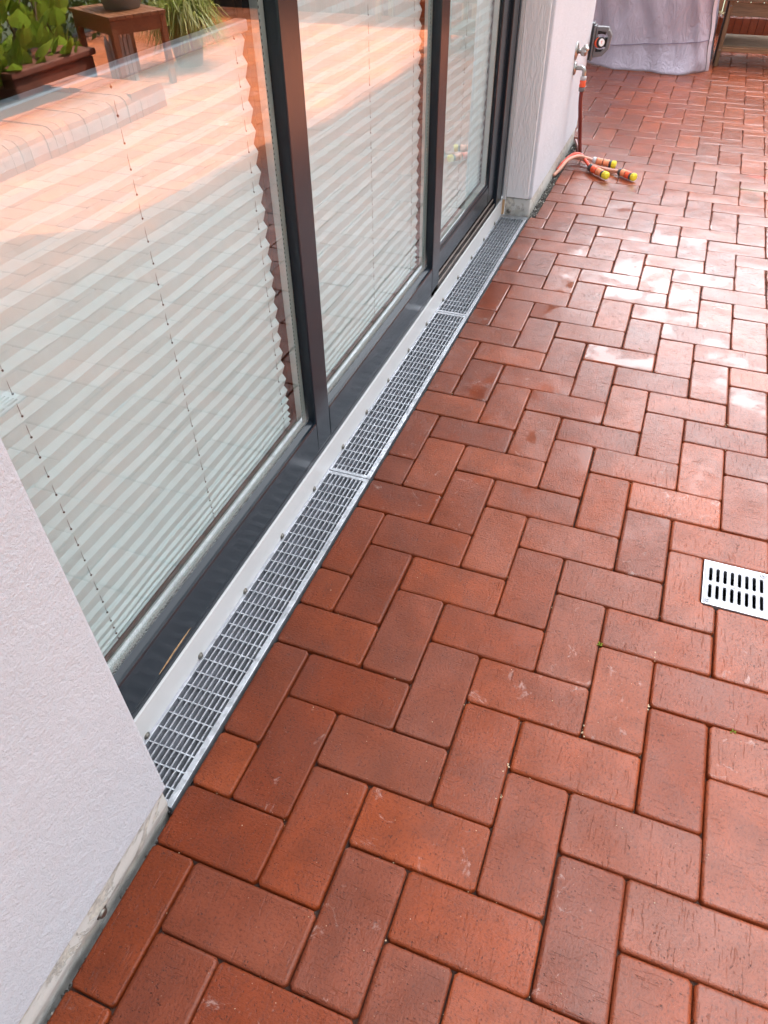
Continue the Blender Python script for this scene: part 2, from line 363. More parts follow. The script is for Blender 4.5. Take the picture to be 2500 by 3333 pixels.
# ------------------------------------------------------------------ mesh helpers (all lengths in paving units)
ORG = {}
class MB:
    def __init__(s): s.v = []; s.f = []; s.m = []; s.sm = []
    def add(s, vs, fs, mi=0, smooth=False):
        b = len(s.v); s.v += [tuple(x) for x in vs]
        for f in fs: s.f.append([b+i for i in f]); s.m.append(mi); s.sm.append(smooth)
        return s
    def box(s, x0, x1, y0, y1, z0, z1, mi=0, mat=None):
        vs = [(x, y, z) for z in (z0, z1) for y in (y0, y1) for x in (x0, x1)]
        if mat is not None: vs = [mat @ Vector(v) for v in vs]
        return s.add(vs, [(0, 2, 3, 1), (4, 5, 7, 6), (0, 1, 5, 4), (2, 6, 7, 3), (0, 4, 6, 2), (1, 3, 7, 5)], mi)
    def bar(s, p0, p1, w, h, mi=0, upv=(0, 0, 1)):
        p0, p1 = Vector(p0), Vector(p1); d = (p1-p0); L = d.length; d.normalize()
        u = Vector(upv); sx = d.cross(u)
        if sx.length < 1e-4: sx = d.cross(Vector((1, 0, 0)))
        sx.normalize(); u = sx.cross(d)
        vs = [p+sx*a*w/2+u*b*h/2 for p in (p0, p1) for a, b in ((-1, -1), (1, -1), (1, 1), (-1, 1))]
        return s.add(vs, [(3, 2, 1, 0), (4, 5, 6, 7), (0, 1, 5, 4), (1, 2, 6, 5), (2, 3, 7, 6), (3, 0, 4, 7)], mi)
    def prism(s, poly, z0, z1, mi=0, mat=None):
        n = len(poly); vs = [(x, y, z0) for x, y in poly]+[(x, y, z1) for x, y in poly]
        if mat is not None: vs = [mat @ Vector(v) for v in vs]
        return s.add(vs, [tuple(range(n))[::-1], tuple(range(n, 2*n))]+[(i, (i+1) % n, n+(i+1) % n, n+i) for i in range(n)], mi)
    def lathe(s, p, axis, prof, n=16, mi=0, smooth=True):
        """prof: list of (distance along axis, radius)"""
        p = Vector(p); a = Vector(axis).normalized(); u = a.cross(Vector((0, 0, 1)))
        if u.length < 1e-3: u = Vector((1, 0, 0))
        u.normalize(); w = a.cross(u); vs = []
        for t, r in prof:
            for i in range(n):
                an = 2*math.pi*i/n; vs.append(p+a*t+(u*math.cos(an)+w*math.sin(an))*r)
        fs = [(k*n+i, k*n+(i+1) % n, (k+1)*n+(i+1) % n, (k+1)*n+i) for k in range(len(prof)-1) for i in range(n)]
        s.add(vs, fs, mi, smooth)
        b = len(s.v)-len(vs)
        s.f += [[b+i for i in range(n)][::-1], [b+(len(prof)-1)*n+i for i in range(n)]]; s.m += [mi, mi]; s.sm += [False, False]
        return s
    def tube(s, pts, r, n=8, mi=0):
        pts = [Vector(p) for p in pts]; N = len(pts); vs = []; u = None
        rr = r if isinstance(r, (list, tuple)) else [r]*N
        for k in range(N):
            d = (pts[min(k+1, N-1)]-pts[max(k-1, 0)]).normalized()
            if u is None:
                u = d.cross(Vector((0, 0, 1)))
                if u.length < 1e-3: u = d.cross(Vector((1, 0, 0)))
            u = (u-d*u.dot(d)).normalized(); w = d.cross(u)
            for i in range(n):
                an = 2*math.pi*i/n; vs.append(pts[k]+(u*math.cos(an)+w*math.sin(an))*rr[k])
        fs = [(k*n+i, k*n+(i+1) % n, (k+1)*n+(i+1) % n, (k+1)*n+i) for k in range(N-1) for i in range(n)]
        fs += [tuple(range(n))[::-1], tuple((N-1)*n+i for i in range(n))]
        return s.add(vs, fs, mi, True)
    def mesh(s, name, mats, org=(0, 0, 0)):
        o = Vector(org); me = bpy.data.meshes.new(name)
        me.from_pydata([((v[0]-o.x)*K, (v[1]-o.y)*K, (v[2]-o.z)*K) for v in s.v], [], s.f)
        for m in (mats if isinstance(mats, (list, tuple)) else [mats]): me.materials.append(m)
        me.polygons.foreach_set('material_index', s.m); me.polygons.foreach_set('use_smooth', s.sm)
        me.update(); return me
def spl(pts, k=6):
    P = [Vector(p) for p in pts]; P = [P[0]*2-P[1]]+P+[P[-1]*2-P[-2]]; out = []
    for i in range(1, len(P)-2):
        for j in range(k):
            t = j/k; a, b, c, d = P[i-1:i+3]
            out.append(.5*((2*b)+(c-a)*t+(2*a-5*b+4*c-d)*t*t+(3*b-a-3*c+d)*t**3))
    out.append(P[-2]); return out
def link(o, parent=None, org=(0, 0, 0)):
    COL.objects.link(o); org = Vector(org); ORG[o.name] = org
    if parent is not None:
        o.parent = parent; o.location = (org-ORG[parent.name])*K
    else: o.location = org*K
    return o
def tag(o, label=None, cat=None, group=None, kind=None):
    for k, v in (('label', label), ('category', cat), ('group', group), ('kind', kind)):
        if v: o[k] = v
    return o
def thing(name, org, label=None, cat=None, group=None, kind=None):
    o = bpy.data.objects.new(name, None); o.empty_display_size = .05
    link(o, None, org); return tag(o, label, cat, group, kind)
def part(name, mb, mat, parent, org=None, bevel=0.0, kind=None, label=None, seg=2):
    """adds a mesh; without an explicit origin it sits at its own centre"""
    if org is None:
        xs = [v[0] for v in mb.v]; ys = [v[1] for v in mb.v]; zs = [v[2] for v in mb.v]
        org = ((min(xs)+max(xs))/2, (min(ys)+max(ys))/2, (min(zs)+max(zs))/2)
    o = bpy.data.objects.new(name, mb.mesh(name, mat, org)); link(o, parent, org)
    if bevel:
        b = o.modifiers.new('bevel', 'BEVEL'); b.width = bevel*K; b.segments = seg; b.limit_method = 'ANGLE'; b.angle_limit = R_(40)
    if kind: o['kind'] = kind
    if label: o['label'] = label
    return o
def again(o, name, parent, org, rot=None):
    c = bpy.data.objects.new(name, o.data)
    for m in o.modifiers:
        n = c.modifiers.new(m.name, m.type)
        if m.type == 'BEVEL': n.width = m.width; n.segments = m.segments; n.limit_method = m.limit_method; n.angle_limit = m.angle_limit
    link(c, parent, org)
    if rot: c.rotation_euler = rot
    return c

# ------------------------------------------------------------------ ground and paving (setting)
g = MB()
def ring(mb, X0, X1, Y0, Y1, x0, x1, y0, y1, z):
    for a in ((X0, X1, Y0, y0), (X0, X1, y1, Y1), (X0, x0, y0, y1), (x1, X1, y0, y1)):
        mb.add([(a[0], a[2], z), (a[1], a[2], z), (a[1], a[3], z), (a[0], a[3], z)], [(0, 1, 2, 3)])
ring(g, -900, 900, -900, 900, -60, 34, -30, 66.5, -.08)
tag(part('ground', g, GROUND, None, (0, 0, 0)), kind='structure')
paving = thing('brick_paving', (0, 0, 0), kind='structure')
g = MB()
FD = (1.71, 2.96, 5.71, 6.96)      # floor drain opening
for a in ((-5.74, 34, -30, FD[2]), (-5.74, 34, FD[3], 66.5), (-5.74, FD[0], FD[2], FD[3]), (FD[1], 34, FD[2], FD[3]), (-60, -5.74, 34.2, 66.5)):
    g.add([(a[0], a[2], -.13), (a[1], a[2], -.13), (a[1], a[3], -.13), (a[0], a[3], -.13)], [(0, 1, 2, 3)])
part('joint_sand', g, SAND, paving, (0, 0, 0), kind='stuff')

def outline(poly, ch):
    n = len(poly); P = [Vector((a, b)) for a, b in poly]; out = []
    for i in range(n):
        p, a, b = P[i], P[i-1], P[(i+1) % n]
        e0 = (p-a).normalized(); e1 = (b-p).normalized()
        out += [p-e0*ch, p+e1*ch]
    return out
def inset(P, d):
    n = len(P); out = []
    for i in range(n):
        a, p, b = P[i-1], P[i], P[(i+1) % n]
        n0 = Vector((-(p-a).y, (p-a).x)).normalized(); n1 = Vector((-(b-p).y, (b-p).x)).normalized()
        m = (n0+n1); m = m/max(.3, m.dot(n0)); out.append(p+m*d)
    return out
def brick_into(mb, poly, z=0.0, jit=None, J=.013, ch=.035, cf=.042, low=-.42, full=True):
    r = jit or random
    base = outline(poly, .062); o = inset(base, J)
    o2 = inset(base, J+cf*.38); o3 = inset(base, J+cf)
    n = len(o); c = cf*.55
    vs = [(p.x, p.y, low) for p in o]+[(p.x, p.y, z-c) for p in o]+[(p.x, p.y, z-c*.28) for p in o2]+[(p.x, p.y, z) for p in o3]
    vs = [(x+r.uniform(-.004, .004), y+r.uniform(-.004, .004), zz) for x, y, zz in vs]
    fs = []
    for k in range(3):
        fs += [(k*n+i, k*n+(i+1) % n, (k+1)*n+(i+1) % n, (k+1)*n+i) for i in range(n)]
    fs.append(tuple(3*n+i for i in range(n)))
    b = len(mb.v); mb.v += vs
    for f in fs: mb.f.append([b+i for i in f]); mb.m.append(0); mb.sm.append(True)
    mb.sm[-1] = False
def rect(x0, x1, y0, y1): return [(x0, y0), (x1, y0), (x1, y1), (x0, y1)]
# the herringbone lattice, cut where it meets the channel, the wall, the floor drain and the beds
XL, XR, YB, YT = -11.5, 33.0, -24.0, 63.92
def cut_rect(r):
    x0, x1, y0, y1 = r
    xl = -5.735 if y0 < 23.9 else (-5.53 if y0 < 34.2 else XL)
    if y0 < 23.9 and x1 <= xl+.02: return None
    x0 = max(x0, xl)
    if y1 > YT: y1 = YT
    if x1-x0 < .12 or y1-y0 < .12: return None
    return (x0, x1, y0, y1)
bricks = []
for a in range(-70, 90):
    for b in range(-45, 70):
        X, Y = a+2*b, -a+2*b
        for r in ((X, X+2, Y, Y+1), (X, X+1, Y-2, Y)):
            if r[0] < XL or r[1] > XR or r[3] < YB or r[2] > YT-.1: continue
            if r[0] > 14.2 and r[2] < 33.4: continue                    # planting bed on the right
            c = cut_rect(r)
            if c: bricks.append(c)
bricks = sorted(set(bricks))
def poly_minus(r, h):
    x0, x1, y0, y1 = r; a0, a1, b0, b1 = h
    if a0 >= x1 or a1 <= x0 or b0 >= y1 or b1 <= y0: return [rect(*r)]
    a0, a1, b0, b1 = max(a0, x0), min(a1, x1), max(b0, y0), min(b1, y1)
    e = .07; L, Rr, B, T = a0 > x0+e, a1 < x1-e, b0 > y0+e, b1 < y1-e
    if not (L or Rr or B or T): return []
    k = (L, Rr, B, T)
    if k == (True, False, True, True):   # notch in the right side
        return [[(x0, y0), (x1, y0), (x1, b0), (a0, b0), (a0, b1), (x1, b1), (x1, y1), (x0, y1)]]
    if k == (False, True, True, True):
        return [[(x0, y0), (x1, y0), (x1, y1), (x0, y1), (x0, b1), (a1, b1), (a1, b0), (x0, b0)]]
    if k == (True, False, True, False): return [[(x0, y0), (x1, y0), (x1, b0), (a0, b0), (a0, y1), (x0, y1)]]
    if k == (True, False, False, True): return [[(x0, y0), (a0, y0), (a0, b1), (x1, b1), (x1, y1), (x0, y1)]]
    if k == (False, True, True, False): return [[(x0, y0), (x1, y0), (x1, y1), (a1, y1), (a1, b0), (x0, b0)]]
    if k == (False, True, False, True): return [[(a1, y0), (x1, y0), (x1, y1), (x0, y1), (x0, b1), (a1, b1)]]
    out = []
    if L: out.append(rect(x0, a0, y0, y1))
    if Rr: out.append(rect(a1, x1, y0, y1))
    if B and not (L or Rr): out.append(rect(x0, x1, y0, b0))
    if T and not (L or Rr): out.append(rect(x0, x1, b1, y1))
    if L and Rr and T: out.append(rect(a0, a1, b1, y1))
    if L and Rr and B: out.append(rect(a0, a1, y0, b0))
    return [p for p in out if min(abs(p[2][0]-p[0][0]), abs(p[2][1]-p[0][1])) > .08]
camP = cam.matrix_world.translation/K
def visible_size(r):
    cx, cy = (r[0]+r[1])/2, (r[2]+r[3])/2; d = Vector((cx, cy, 0))-camP
    u = d.dot(rt); v = d.dot(up); w = -d.dot(bk)
    if w < 1: return 0
    u, v = u/w*2334.87, v/w*2334.87
    if abs(u) > 1250+380/ (w/14) or abs(v) > 1667+380/(w/14): return 0
    if cy > 24 and cx < -5.7+ (0 if cy < 34 else -.5): return 0
    return (r[1]-r[0])*(r[3]-r[2])*abs(d.z)/d.length**3*1e4
ranked = sorted(bricks, key=visible_size, reverse=True)
single = [r for r in ranked[:296] if visible_size(r) > 0]; rest = ranked[len(single):]
variants = []
for k in range(6):
    mb = MB(); rr = random.Random(k)
    brick_into(mb, rect(-1, 1, -.5, .5), jit=rr, cf=.032+.026*rr.random(), J=.007+.006*rr.random())
    variants.append(mb.mesh('brick', BR))
hole = (FD[0]-.0, FD[1]+.0, FD[2]-.0, FD[3]+.0)
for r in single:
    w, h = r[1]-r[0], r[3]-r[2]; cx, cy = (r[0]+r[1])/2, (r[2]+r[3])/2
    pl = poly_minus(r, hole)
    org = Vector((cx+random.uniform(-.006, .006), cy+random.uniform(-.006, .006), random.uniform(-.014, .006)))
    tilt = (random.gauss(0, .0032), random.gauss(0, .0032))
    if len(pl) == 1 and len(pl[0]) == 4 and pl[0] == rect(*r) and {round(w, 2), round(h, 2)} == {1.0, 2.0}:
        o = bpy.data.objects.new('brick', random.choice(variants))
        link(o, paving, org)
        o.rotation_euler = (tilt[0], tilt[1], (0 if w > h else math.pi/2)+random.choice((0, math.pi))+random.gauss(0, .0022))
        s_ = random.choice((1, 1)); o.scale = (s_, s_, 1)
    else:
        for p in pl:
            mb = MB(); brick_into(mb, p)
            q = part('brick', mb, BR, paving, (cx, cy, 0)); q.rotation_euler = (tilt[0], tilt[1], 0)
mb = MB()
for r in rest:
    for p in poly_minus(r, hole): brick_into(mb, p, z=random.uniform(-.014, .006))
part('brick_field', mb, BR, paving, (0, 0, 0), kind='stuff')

# dirt, seedlings and crumbs in the joints
crumbs = MB()
def pebble(mb, x, y, z, r, rnd=random, mi=0):
    vs = []
    for th, ph in ((0, 0), (1, 0), (1, 1), (1, 2), (1, 3), (1, 4), (2, 0)):
        a = ph*2*math.pi/5+rnd.random()*.4; q = r*rnd.uniform(.7, 1.2)
        if th == 0: vs.append((x, y, z+q*.8))
        elif th == 2: vs.append((x, y, z-q*.8))
        else: vs.append((x+q*math.cos(a), y+q*math.sin(a), z+rnd.uniform(-.2, .2)*q))
    mb.add(vs, [(0, 1, 2), (0, 2, 3), (0, 3, 4), (0, 4, 5), (0, 5, 1), (6, 2, 1), (6, 3, 2), (6, 4, 3), (6, 5, 4), (6, 1, 5)], mi, True)
# ------------------------------------------------------------------ the house
house = thing('house', (-6, 12, 0), 'white rendered house wall with tall dark framed garden windows beside the red paving', 'house')
WT = 27.0; OX = -5.72
def wall_block(y0, y1, name='wall'):
    mb = MB().box(-8.2, OX, y0, y1, .64, WT)
    return part(name, mb, ST, house, bevel=.05)
wall_block(-30, -1.42); 
part('wall', MB().box(-8.2, OX, 23.97, 34.1, .66, WT), ST, house, bevel=.09, seg=3)
part('wall', MB().box(-8.2, OX-.002, -1.42, 23.97, 20.5, WT), ST, house, bevel=.03)
part('wall', MB().box(-40, -8.2, 33.2, 34.1, .0, WT), ST, house)
part('wall', MB().box(-40, -8.2, -30, -29, .0, WT), ST, house)
# brushed render inside the reveal (far side faces the camera)
rv = part('reveal', MB().box(-6.72, OX-.14, 23.90, 23.975, .70, 20.48), RV, house, bevel=.02)
part('reveal', MB().box(-6.80, OX-.14, -1.425, -1.36, .70, 20.48), RV, house, bevel=.02)
part('sealing_strip', MB().box(-6.86, -6.73, 23.86, 23.97, .60, 20.4), WHITE, house, bevel=.015)
def plinth(y0, y1, reveal_end=None):
    mb = MB(); n = max(2, int((y1-y0)/.35)); vs = []
    for i in range(n+1):
        y = y0+(y1-y0)*i/n; q = random.uniform(-.012, .012); e = 0
        vs += [(-5.755+q*.6, y, .66), (-5.76+q, y, .26), (-5.80+q, y, .08), (-5.87, y, -.5), (-8.1, y, -.5), (-8.1, y, .66)]
    fs = [(i*6+j, i*6+(j+1) % 6, (i+1)*6+(j+1) % 6, (i+1)*6+j) for i in range(n) for j in range(6)]
    fs = [tuple(reversed(f)) for f in fs]
    fs += [(0, 1, 2, 3, 4, 5), tuple(n*6+j for j in range(6))[::-1]]
    mb.add(vs, fs); return part('plinth', mb, PL, house)
pn = plinth(-30, -1.50)
for y in (-3.13, -9.2):
    sc = MB().lathe((-5.80, y, .20), (1, 0, 0), [(0, .10), (.03, .10), (.034, .075), (.07, .07), (.085, .045)], 12)
    part('screw', sc, STEEL, pn)
pf = part('plinth', MB().box(-6.76, -5.76, 23.99, 34.05, -.5, .655), PL, house, bevel=.04)
part('screw', MB().lathe((-6.58, 23.99, .13), (0, -1, 0), [(0, .085), (.03, .085), (.034, .06), (.07, .055)], 12), STEEL, pf)
mbp = MB().box(-6.86, -6.765, 23.88, 23.99, .02, .60)
part('timber_packer', mbp, wood('raw_pine', (.50, .31, .16, 1), 2, .7), house)

# window group: sill strip, threshold, rails, mullions, glass
win = thing('window', (-6.9, 12, 0)); COL.objects.unlink(win)
win = bpy.data.objects.new('window', None); link(win, house, (-6.9, 12, 0))
Y0, Y1 = -1.36, 23.9
strip = part('sill_strip', MB().box(-6.90, -6.85, Y0, 23.97, -.45, .60), WHITE, win, bevel=.01)
part('screw', MB().lathe((-6.85, 1.16, .05), (1, 0, 0), [(0, .068), (.015, .068), (.017, .048), (.04, .045), (.05, .025)], 12), STEEL, win)
s0 = bpy.data.objects[[o.name for o in bpy.data.objects if o.name.startswith('screw')][-1]]
for y in (-.55, 2.85, 4.5, 6.15, 7.83, 9.41, 11.03, 12.73, 14.4, 16.1, 17.8, 19.5, 21.2, 22.8):
    again(s0, 'screw', win, (-6.83, y, .035+random.uniform(-.02, .02)), (random.random()*3, 0, 0))
xF = -6.90; xG = -7.08
part('threshold', MB().box(-7.9, -6.895, Y0, 15.0, .42, .745), FRH, win, bevel=.02)
def rail(y0, y1):
    # outer face .75..1.52 with a slightly proud edge, then the sloping glazing bead
    mb = MB()
    prof = [(-7.9, .76), (-6.90, .76), (-6.90, 1.50), (-6.915, 1.53), (-6.97, 1.535), (-7.06, 1.60), (-7.075, 1.52), (-7.9, 1.52)]
    n = len(prof)
    mb.add([(x, y, z) for y in (y0, y1) for x, z in prof], [tuple(range(n))[::-1][::-1], tuple(range(n, 2*n))[::-1]]+[(i, n+i, n+(i+1) % n, (i+1) % n) for i in range(n)])
    return part('bottom_rail', mb, FRH, win)
rail(Y0+.02, 6.645); rail(7.36, 14.99)
# deep scratch with bare wood in the near rail
sc = MB(); pts = [(-.02, .0), (.25, .035), (.55, .05), (.80, .04), (1.05, .015), (1.1, .0), (.8, -.02), (.5, -.012), (.3, -.03), (.1, -.02)]
vs = [(-6.893, .20+a*.9, .775+b*.6+a*.04) for a, b in pts]
def mull(y0, y1, x0=-7.9, name='mullion'):
    return part(name, MB().box(x0, xF, y0, y1, .752, 20.4), FR, win, bevel=.03)
mull(6.65, 7.35); mull(15.005, 15.72)
part('top_rail', MB().box(-7.9, xF, Y0, Y1, 20.0, 20.48), FR, win)
part('jamb', MB().box(-7.9, xF+.0, Y0-.06, Y0+.6, .752, 20.0), FR, win, bevel=.03)
part('jamb', MB().box(-7.9, -6.89, 22.95, 23.87, .55, 20.0), FR, win, bevel=.03)
# sliding door leaf
leaf = [('sash_stile', MB().box(-7.6, -7.00, 21.95, 22.93, 1.02, 19.98)), ('sash_rail', MB().box(-7.6, -7.00, 15.73, 21.94, 1.02, 1.66)),
        ('sash_bead', MB().box(-7.14, -7.03, 15.73, 21.93, 1.665, 1.76))]
for nme, mb in leaf: part(nme, mb, FR, win, bevel=.03)
for (xa, xb, za, zb) in ((-7.9, -7.12, .60, 1.0), (-7.9, -7.02, .52, .86), (-7.9, -6.93, .44, .70), (-7.9, -6.875, .42, .585)):
    part('track', MB().box(xa, xb, 15.73, 22.94, za, zb), FRB, win, bevel=.02)
for (x, z) in ((-7.10, 1.0), (-7.01, .875), (-6.94, .71)):
    part('track_lip', MB().box(x-.02, x, 15.74, 22.93, z-.03, z+.03), simple('worn_lip', (.34, .29, .26), .35, .4) if x == -7.10 else bpy.data.materials['worn_lip'], win)
panes = [(Y0+.55, 6.66, 1.53), (7.34, 15.02, 1.53), (15.7, 21.97, 1.68)]
for (a, b, z) in panes:
    part('glass_pane', MB().box(xG-.045, xG, a, b, z, 20.05), GL, win)
def perfo():
    t = NT('perforated_spacer'); p = t.pos()
    z = t.n.new('ShaderNodeSeparateXYZ'); t.L(p, z.inputs[0])
    t.b.inputs['Base Color'].default_value = (.50, .55, .53, 1); t.b.inputs['Roughness'].default_value = .5
    return t.m
for (a, b, z) in panes:
    part('spacer_bar', MB().box(-7.27, -7.13, b-.20, b-.03, z+.02, 20), SPACER, win)
    mb = MB(); zz = z+.1
    while zz < 12: mb.box(-7.135, -7.126, b-.196, b-.180, zz, zz+.035); zz += .085
    part('spacer_holes', mb, RUB, win, kind='stuff')
    part('spacer_bar', MB().box(-7.27, -7.13, a+.03, b-.205, z+.035, z+.115), SPACER, win)
    part('inner_gasket', MB().box(-7.31, -7.275, a+.03, b-.03, z+.0, z+.21), RUB, win)
    part('gasket', MB().box(-7.078, -7.05, a+.02, b-.03, z-.0, z+.035), RUB, win)
for (a, b, z) in panes:
    for y in (a, b):
        pass
part('inner_frame', MB().box(-7.9, -7.50, 6.45, 7.5, 1.5, 20), INW, win)
part('inner_frame', MB().box(-7.9, -7.50, 14.9, 15.85, 1.5, 20), INW, win)
part('inner_sill', MB().box(-8.6, -7.32, Y0, Y1, 1.2, 1.50), INW, win, bevel=.02)
# room behind
part('room_floor', MB().box(-40, -8.2, -29, 33.2, -.4, .2), INTF, house)
part('room_wall', MB().box(-40.5, -40, -29, 33.2, -.4, 22), INT, house)
part('room_wall', MB().box(-40, -8.2, -29, -28.8, .2, 22), INT, house)
part('room_wall', MB().box(-40, -8.2, 33.0, 33.2, .2, 22), INT, house)
part('room_ceiling', MB().box(-40.5, -8.2, -29, 33.2, 21.5, 22), INT, house)
# bare wood chip on the threshold edge
chip = MB(); n = len(vs)
chip.add(vs+[(v[0]-.02, v[1], v[2]) for v in vs], [tuple(range(n))]+[(i, n+i, n+(i+1) % n, (i+1) % n) for i in range(n)])
part('bare_wood_chip', chip, bpy.data.materials['raw_pine'], win)

# ------------------------------------------------------------------ pleated blinds
def blind(y0, y1, z0, z1, strings, label, pitch=.315, x=-7.36, amp=.0135, squeeze=6):
    t = thing('pleated_blind', (x, (y0+y1)/2, z0), label, 'blind', 'pleated blinds behind the garden windows')
    zs = [z1]; z = z1
    steps = []
    while z > z0+.02:
        k = (z-z0); p = pitch if k > 1.3 else pitch*(.30+.70*k/1.3)
        z -= p*(.37 if len(zs) % 2 else .63); zs.append(z)
    ny = 60; vs = []; mb = MB()
    for i, z in enumerate(zs):
        for j in range(ny+1):
            y = y0+(y1-y0)*j/ny
            av = amp*(1+1.6*max(0, (j-ny+3)/3)); vs.append((x+(av if i % 2 else -av)+random.uniform(-.0025, .0025), y, z+random.uniform(-.003, .003)+.01*math.sin(j*.32+i*.3)))
    fs = [(i*(ny+1)+j, (i+1)*(ny+1)+j, (i+1)*(ny+1)+j+1, i*(ny+1)+j+1) for i in range(len(zs)-1) for j in range(ny)]
    mb.add(vs, fs); part('pleated_cloth', mb, BLIND, t)
    part('bottom_bar', MB().box(x-.10, x+.10, y0+.01, y1-.01, z0-.10, z0), WHITE, t, bevel=.02)
    if z1 < 15: part('top_bar', MB().box(x-.11, x+.11, y0-.02, y1+.02, z1, z1+.16), simple('blind_rail_metal', (.40, .44, .50), .35, .3), t, bevel=.03)
    for ys in strings:
        part('cord', MB().tube([(x, ys, z0-.1), (x, ys, z1)], .005, 5), LTG, t)
        mb = MB()
        for i in range(len(zs)-1):
            za, zb = zs[i], zs[i+1]; zm = (za+zb)/2
            s_ = 1 if i % 2 == 0 else -1
            if s_ < 0: continue
            nrm = Vector((za-zb, 0, 2*amp)).normalized()
            mb.lathe(Vector((x, ys, zm))-nrm*.006, nrm, [(0, .016), (.012, .016)], 8)
        part('eyelets', mb, RUB, t, kind='stuff')
    return t
blind(-1.25, 6.30, 1.62, 8.93, (.09, 3.07, 6.05), 'white pleated blind behind the nearest window, lowered so that its rail slants across the pane')
blind(7.62, 14.78, 1.62, 19.8, (8.2, 11.4, 14.3), 'white pleated blind behind the middle window between the two dark mullions')
blind(15.9, 22.1, 1.80, 19.8, (16.6, 19.0, 21.6), 'white pleated blind behind the farthest window, next to the white pier')

# ------------------------------------------------------------------ linear drain: channel and three gratings
chn = thing('drain_channel', (-6.29, 11, -.9), 'zinc drainage channel sunk along the foot of the windows', 'drain')
part('trough', MB().box(-6.84, -5.76, -1.50, 23.97, -.62, -.57), TROUGH, chn)
part('trough_side', MB().box(-6.849, -6.835, -1.50, 23.97, -.9, -.02), TROUGH, chn)
part('trough_side', MB().box(-5.765, -5.74, -1.50, 23.97, -.9, -.09), RUB, chn)
part('trough_end', MB().box(-6.83, -5.77, -1.53, -1.505, -.9, -.03), RUB, chn)
def grate(y0, y1, lab, src=None):
    t = thing('drain_grate', (-6.29, (y0+y1)/2, 0), lab, 'drain grate', 'galvanised gratings lying end to end along the windows')
    yc = (y0+y1)/2
    xa, xb = -6.83, -5.785
    if src is None:
        a = part('rim', MB().box(xa, xa+.045, y0, y1, -.20, 0), GV, t, bevel=.006)
        b = part('rim', MB().box(xb-.11, xb, y0, y1, -.20, 0), GV, t, bevel=.006)
        c = part('end_plate', MB().box(xa+.047, xb-.112, y0, y0+.10, -.20, -.003), GV, t, bevel=.006)
        d = part('end_plate', MB().box(xa+.047, xb-.112, y1-.10, y1, -.20, -.003), GV, t, bevel=.006)
        e = part('bearing_bar', MB().box(-.012, .012, y0+.1, y1-.1, -.17, -.012), GV, t, (0, yc, 0))
        e.location.x = (xa+.045+.1-(-6.29))*K
        f = part('cross_bar', MB().box(xa+.05, xb-.115, -.012, .012, -.16, -.030), GV, t, (-6.29, 0, 0))
        f.location.y = (y0+.28-yc)*K
        src = (a, b, c, d, e, f, y1-y0)
    else:
        for o, nme in zip(src[:4], ('rim', 'rim', 'end_plate', 'end_plate')):
            q = again(o, nme, t, (0, 0, 0)); q.location = o.location.copy()
        q = again(src[4], 'bearing_bar', t, (0, 0, 0)); q.location = src[4].location.copy()
        q = again(src[5], 'cross_bar', t, (0, 0, 0)); q.location = src[5].location.copy()
    for k in range(1, 8):
        q = again(src[4], 'bearing_bar', t, (0, 0, 0)); q.location = src[4].location.copy(); q.location.x += k*.1035*K
    n = int((src[6]-.5)/.295)
    for k in range(1, n+1):
        q = again(src[5], 'cross_bar', t, (0, 0, 0)); q.location = src[5].location.copy(); q.location.y += k*.295*K
    return src
src = grate(-1.46, 6.93, 'nearest of the three galvanised gratings, ending at the near white wall')
grate(6.955, 6.955+8.39, 'middle galvanised grating, between the other two', src)
grate(15.37, 15.37+8.39, 'farthest galvanised grating, butting against the white pier', src)
part('filler_plate', MB().box(-6.83, -5.775, 23.77, 23.96, -.2, -.01), GV, chn)

# ------------------------------------------------------------------ square floor drain
fd = thing('floor_drain', (2.335, 6.335, 0), 'square steel floor drain cover with two rows of slots set in the paving', 'floor drain')
fx0, fx1, fy0, fy1 = 1.722, 2.948, 5.722, 6.948
mb = MB()
for b_ in ((fx0, fx0+.02, fy0, fy1), (fx1-.02, fx1, fy0, fy1), (fx0+.02, fx1-.02, fy0, fy0+.02), (fx0+.02, fx1-.02, fy1-.02, fy1)): mb.box(*b_, -.35, .012)
part('frame', mb, GV, fd)
part('basin', MB().box(fx0+.02, fx1-.02, fy0+.02, fy1-.02, -.9, -.85), RUB, fd)
mb = MB()
for b_ in ((fx0, fx0+.04, fy0, fy1), (fx1-.04, fx1, fy0, fy1), (fx0+.04, fx1-.04, fy0, fy0+.04), (fx0+.04, fx1-.04, fy1-.04, fy1)): mb.box(*b_, -.86, -.36)
part('basin_side', mb, RUB, fd)
cx0, cx1, cy0, cy1 = fx0+.028, fx1-.028, fy0+.028, fy1-.028
zt, zb = .014, -.03
cov = MB(); rows = ((cy0+.15, cy0+.525), (cy0+.625, cy0+1.00)); sw, sp, x0s = .066, .1375, cx0+.075
def cell(xa, xb, ya, yb): cov.box(xa, xb, ya, yb, zb, zt)
cell(cx0, cx1, cy0, rows[0][0]); cell(cx0, cx1, rows[0][1], rows[1][0]); cell(cx0, cx1, rows[1][1], cy1)
for (ya, yb) in rows:
    cell(cx0, x0s, ya, yb); cell(x0s+7*sp+sw, cx1, ya, yb)
    for k in range(7): cell(x0s+k*sp+sw, x0s+(k+1)*sp, ya, yb)
    for k in range(8):                      # rounded slot ends
        xa = x0s+k*sp; r = sw/2
        for sgn, yy in ((1, ya), (-1, yb)):
            for side in (-1, 1):
                pts = [(xa+r+side*r, yy)]+[(xa+r+side*r*math.sin(t_), yy+sgn*r*(1-math.cos(t_))) for t_ in (math.pi/2, math.pi/4, math.pi/8, 0)]
                if side*sgn > 0: pts = pts[::-1]
                cov.prism(pts, zb, zt-.001)
BSTEEL = simple('satin_cast_steel', (.27, .27, .29), .5, .45, var=.28, vscale=45, bump=.3)
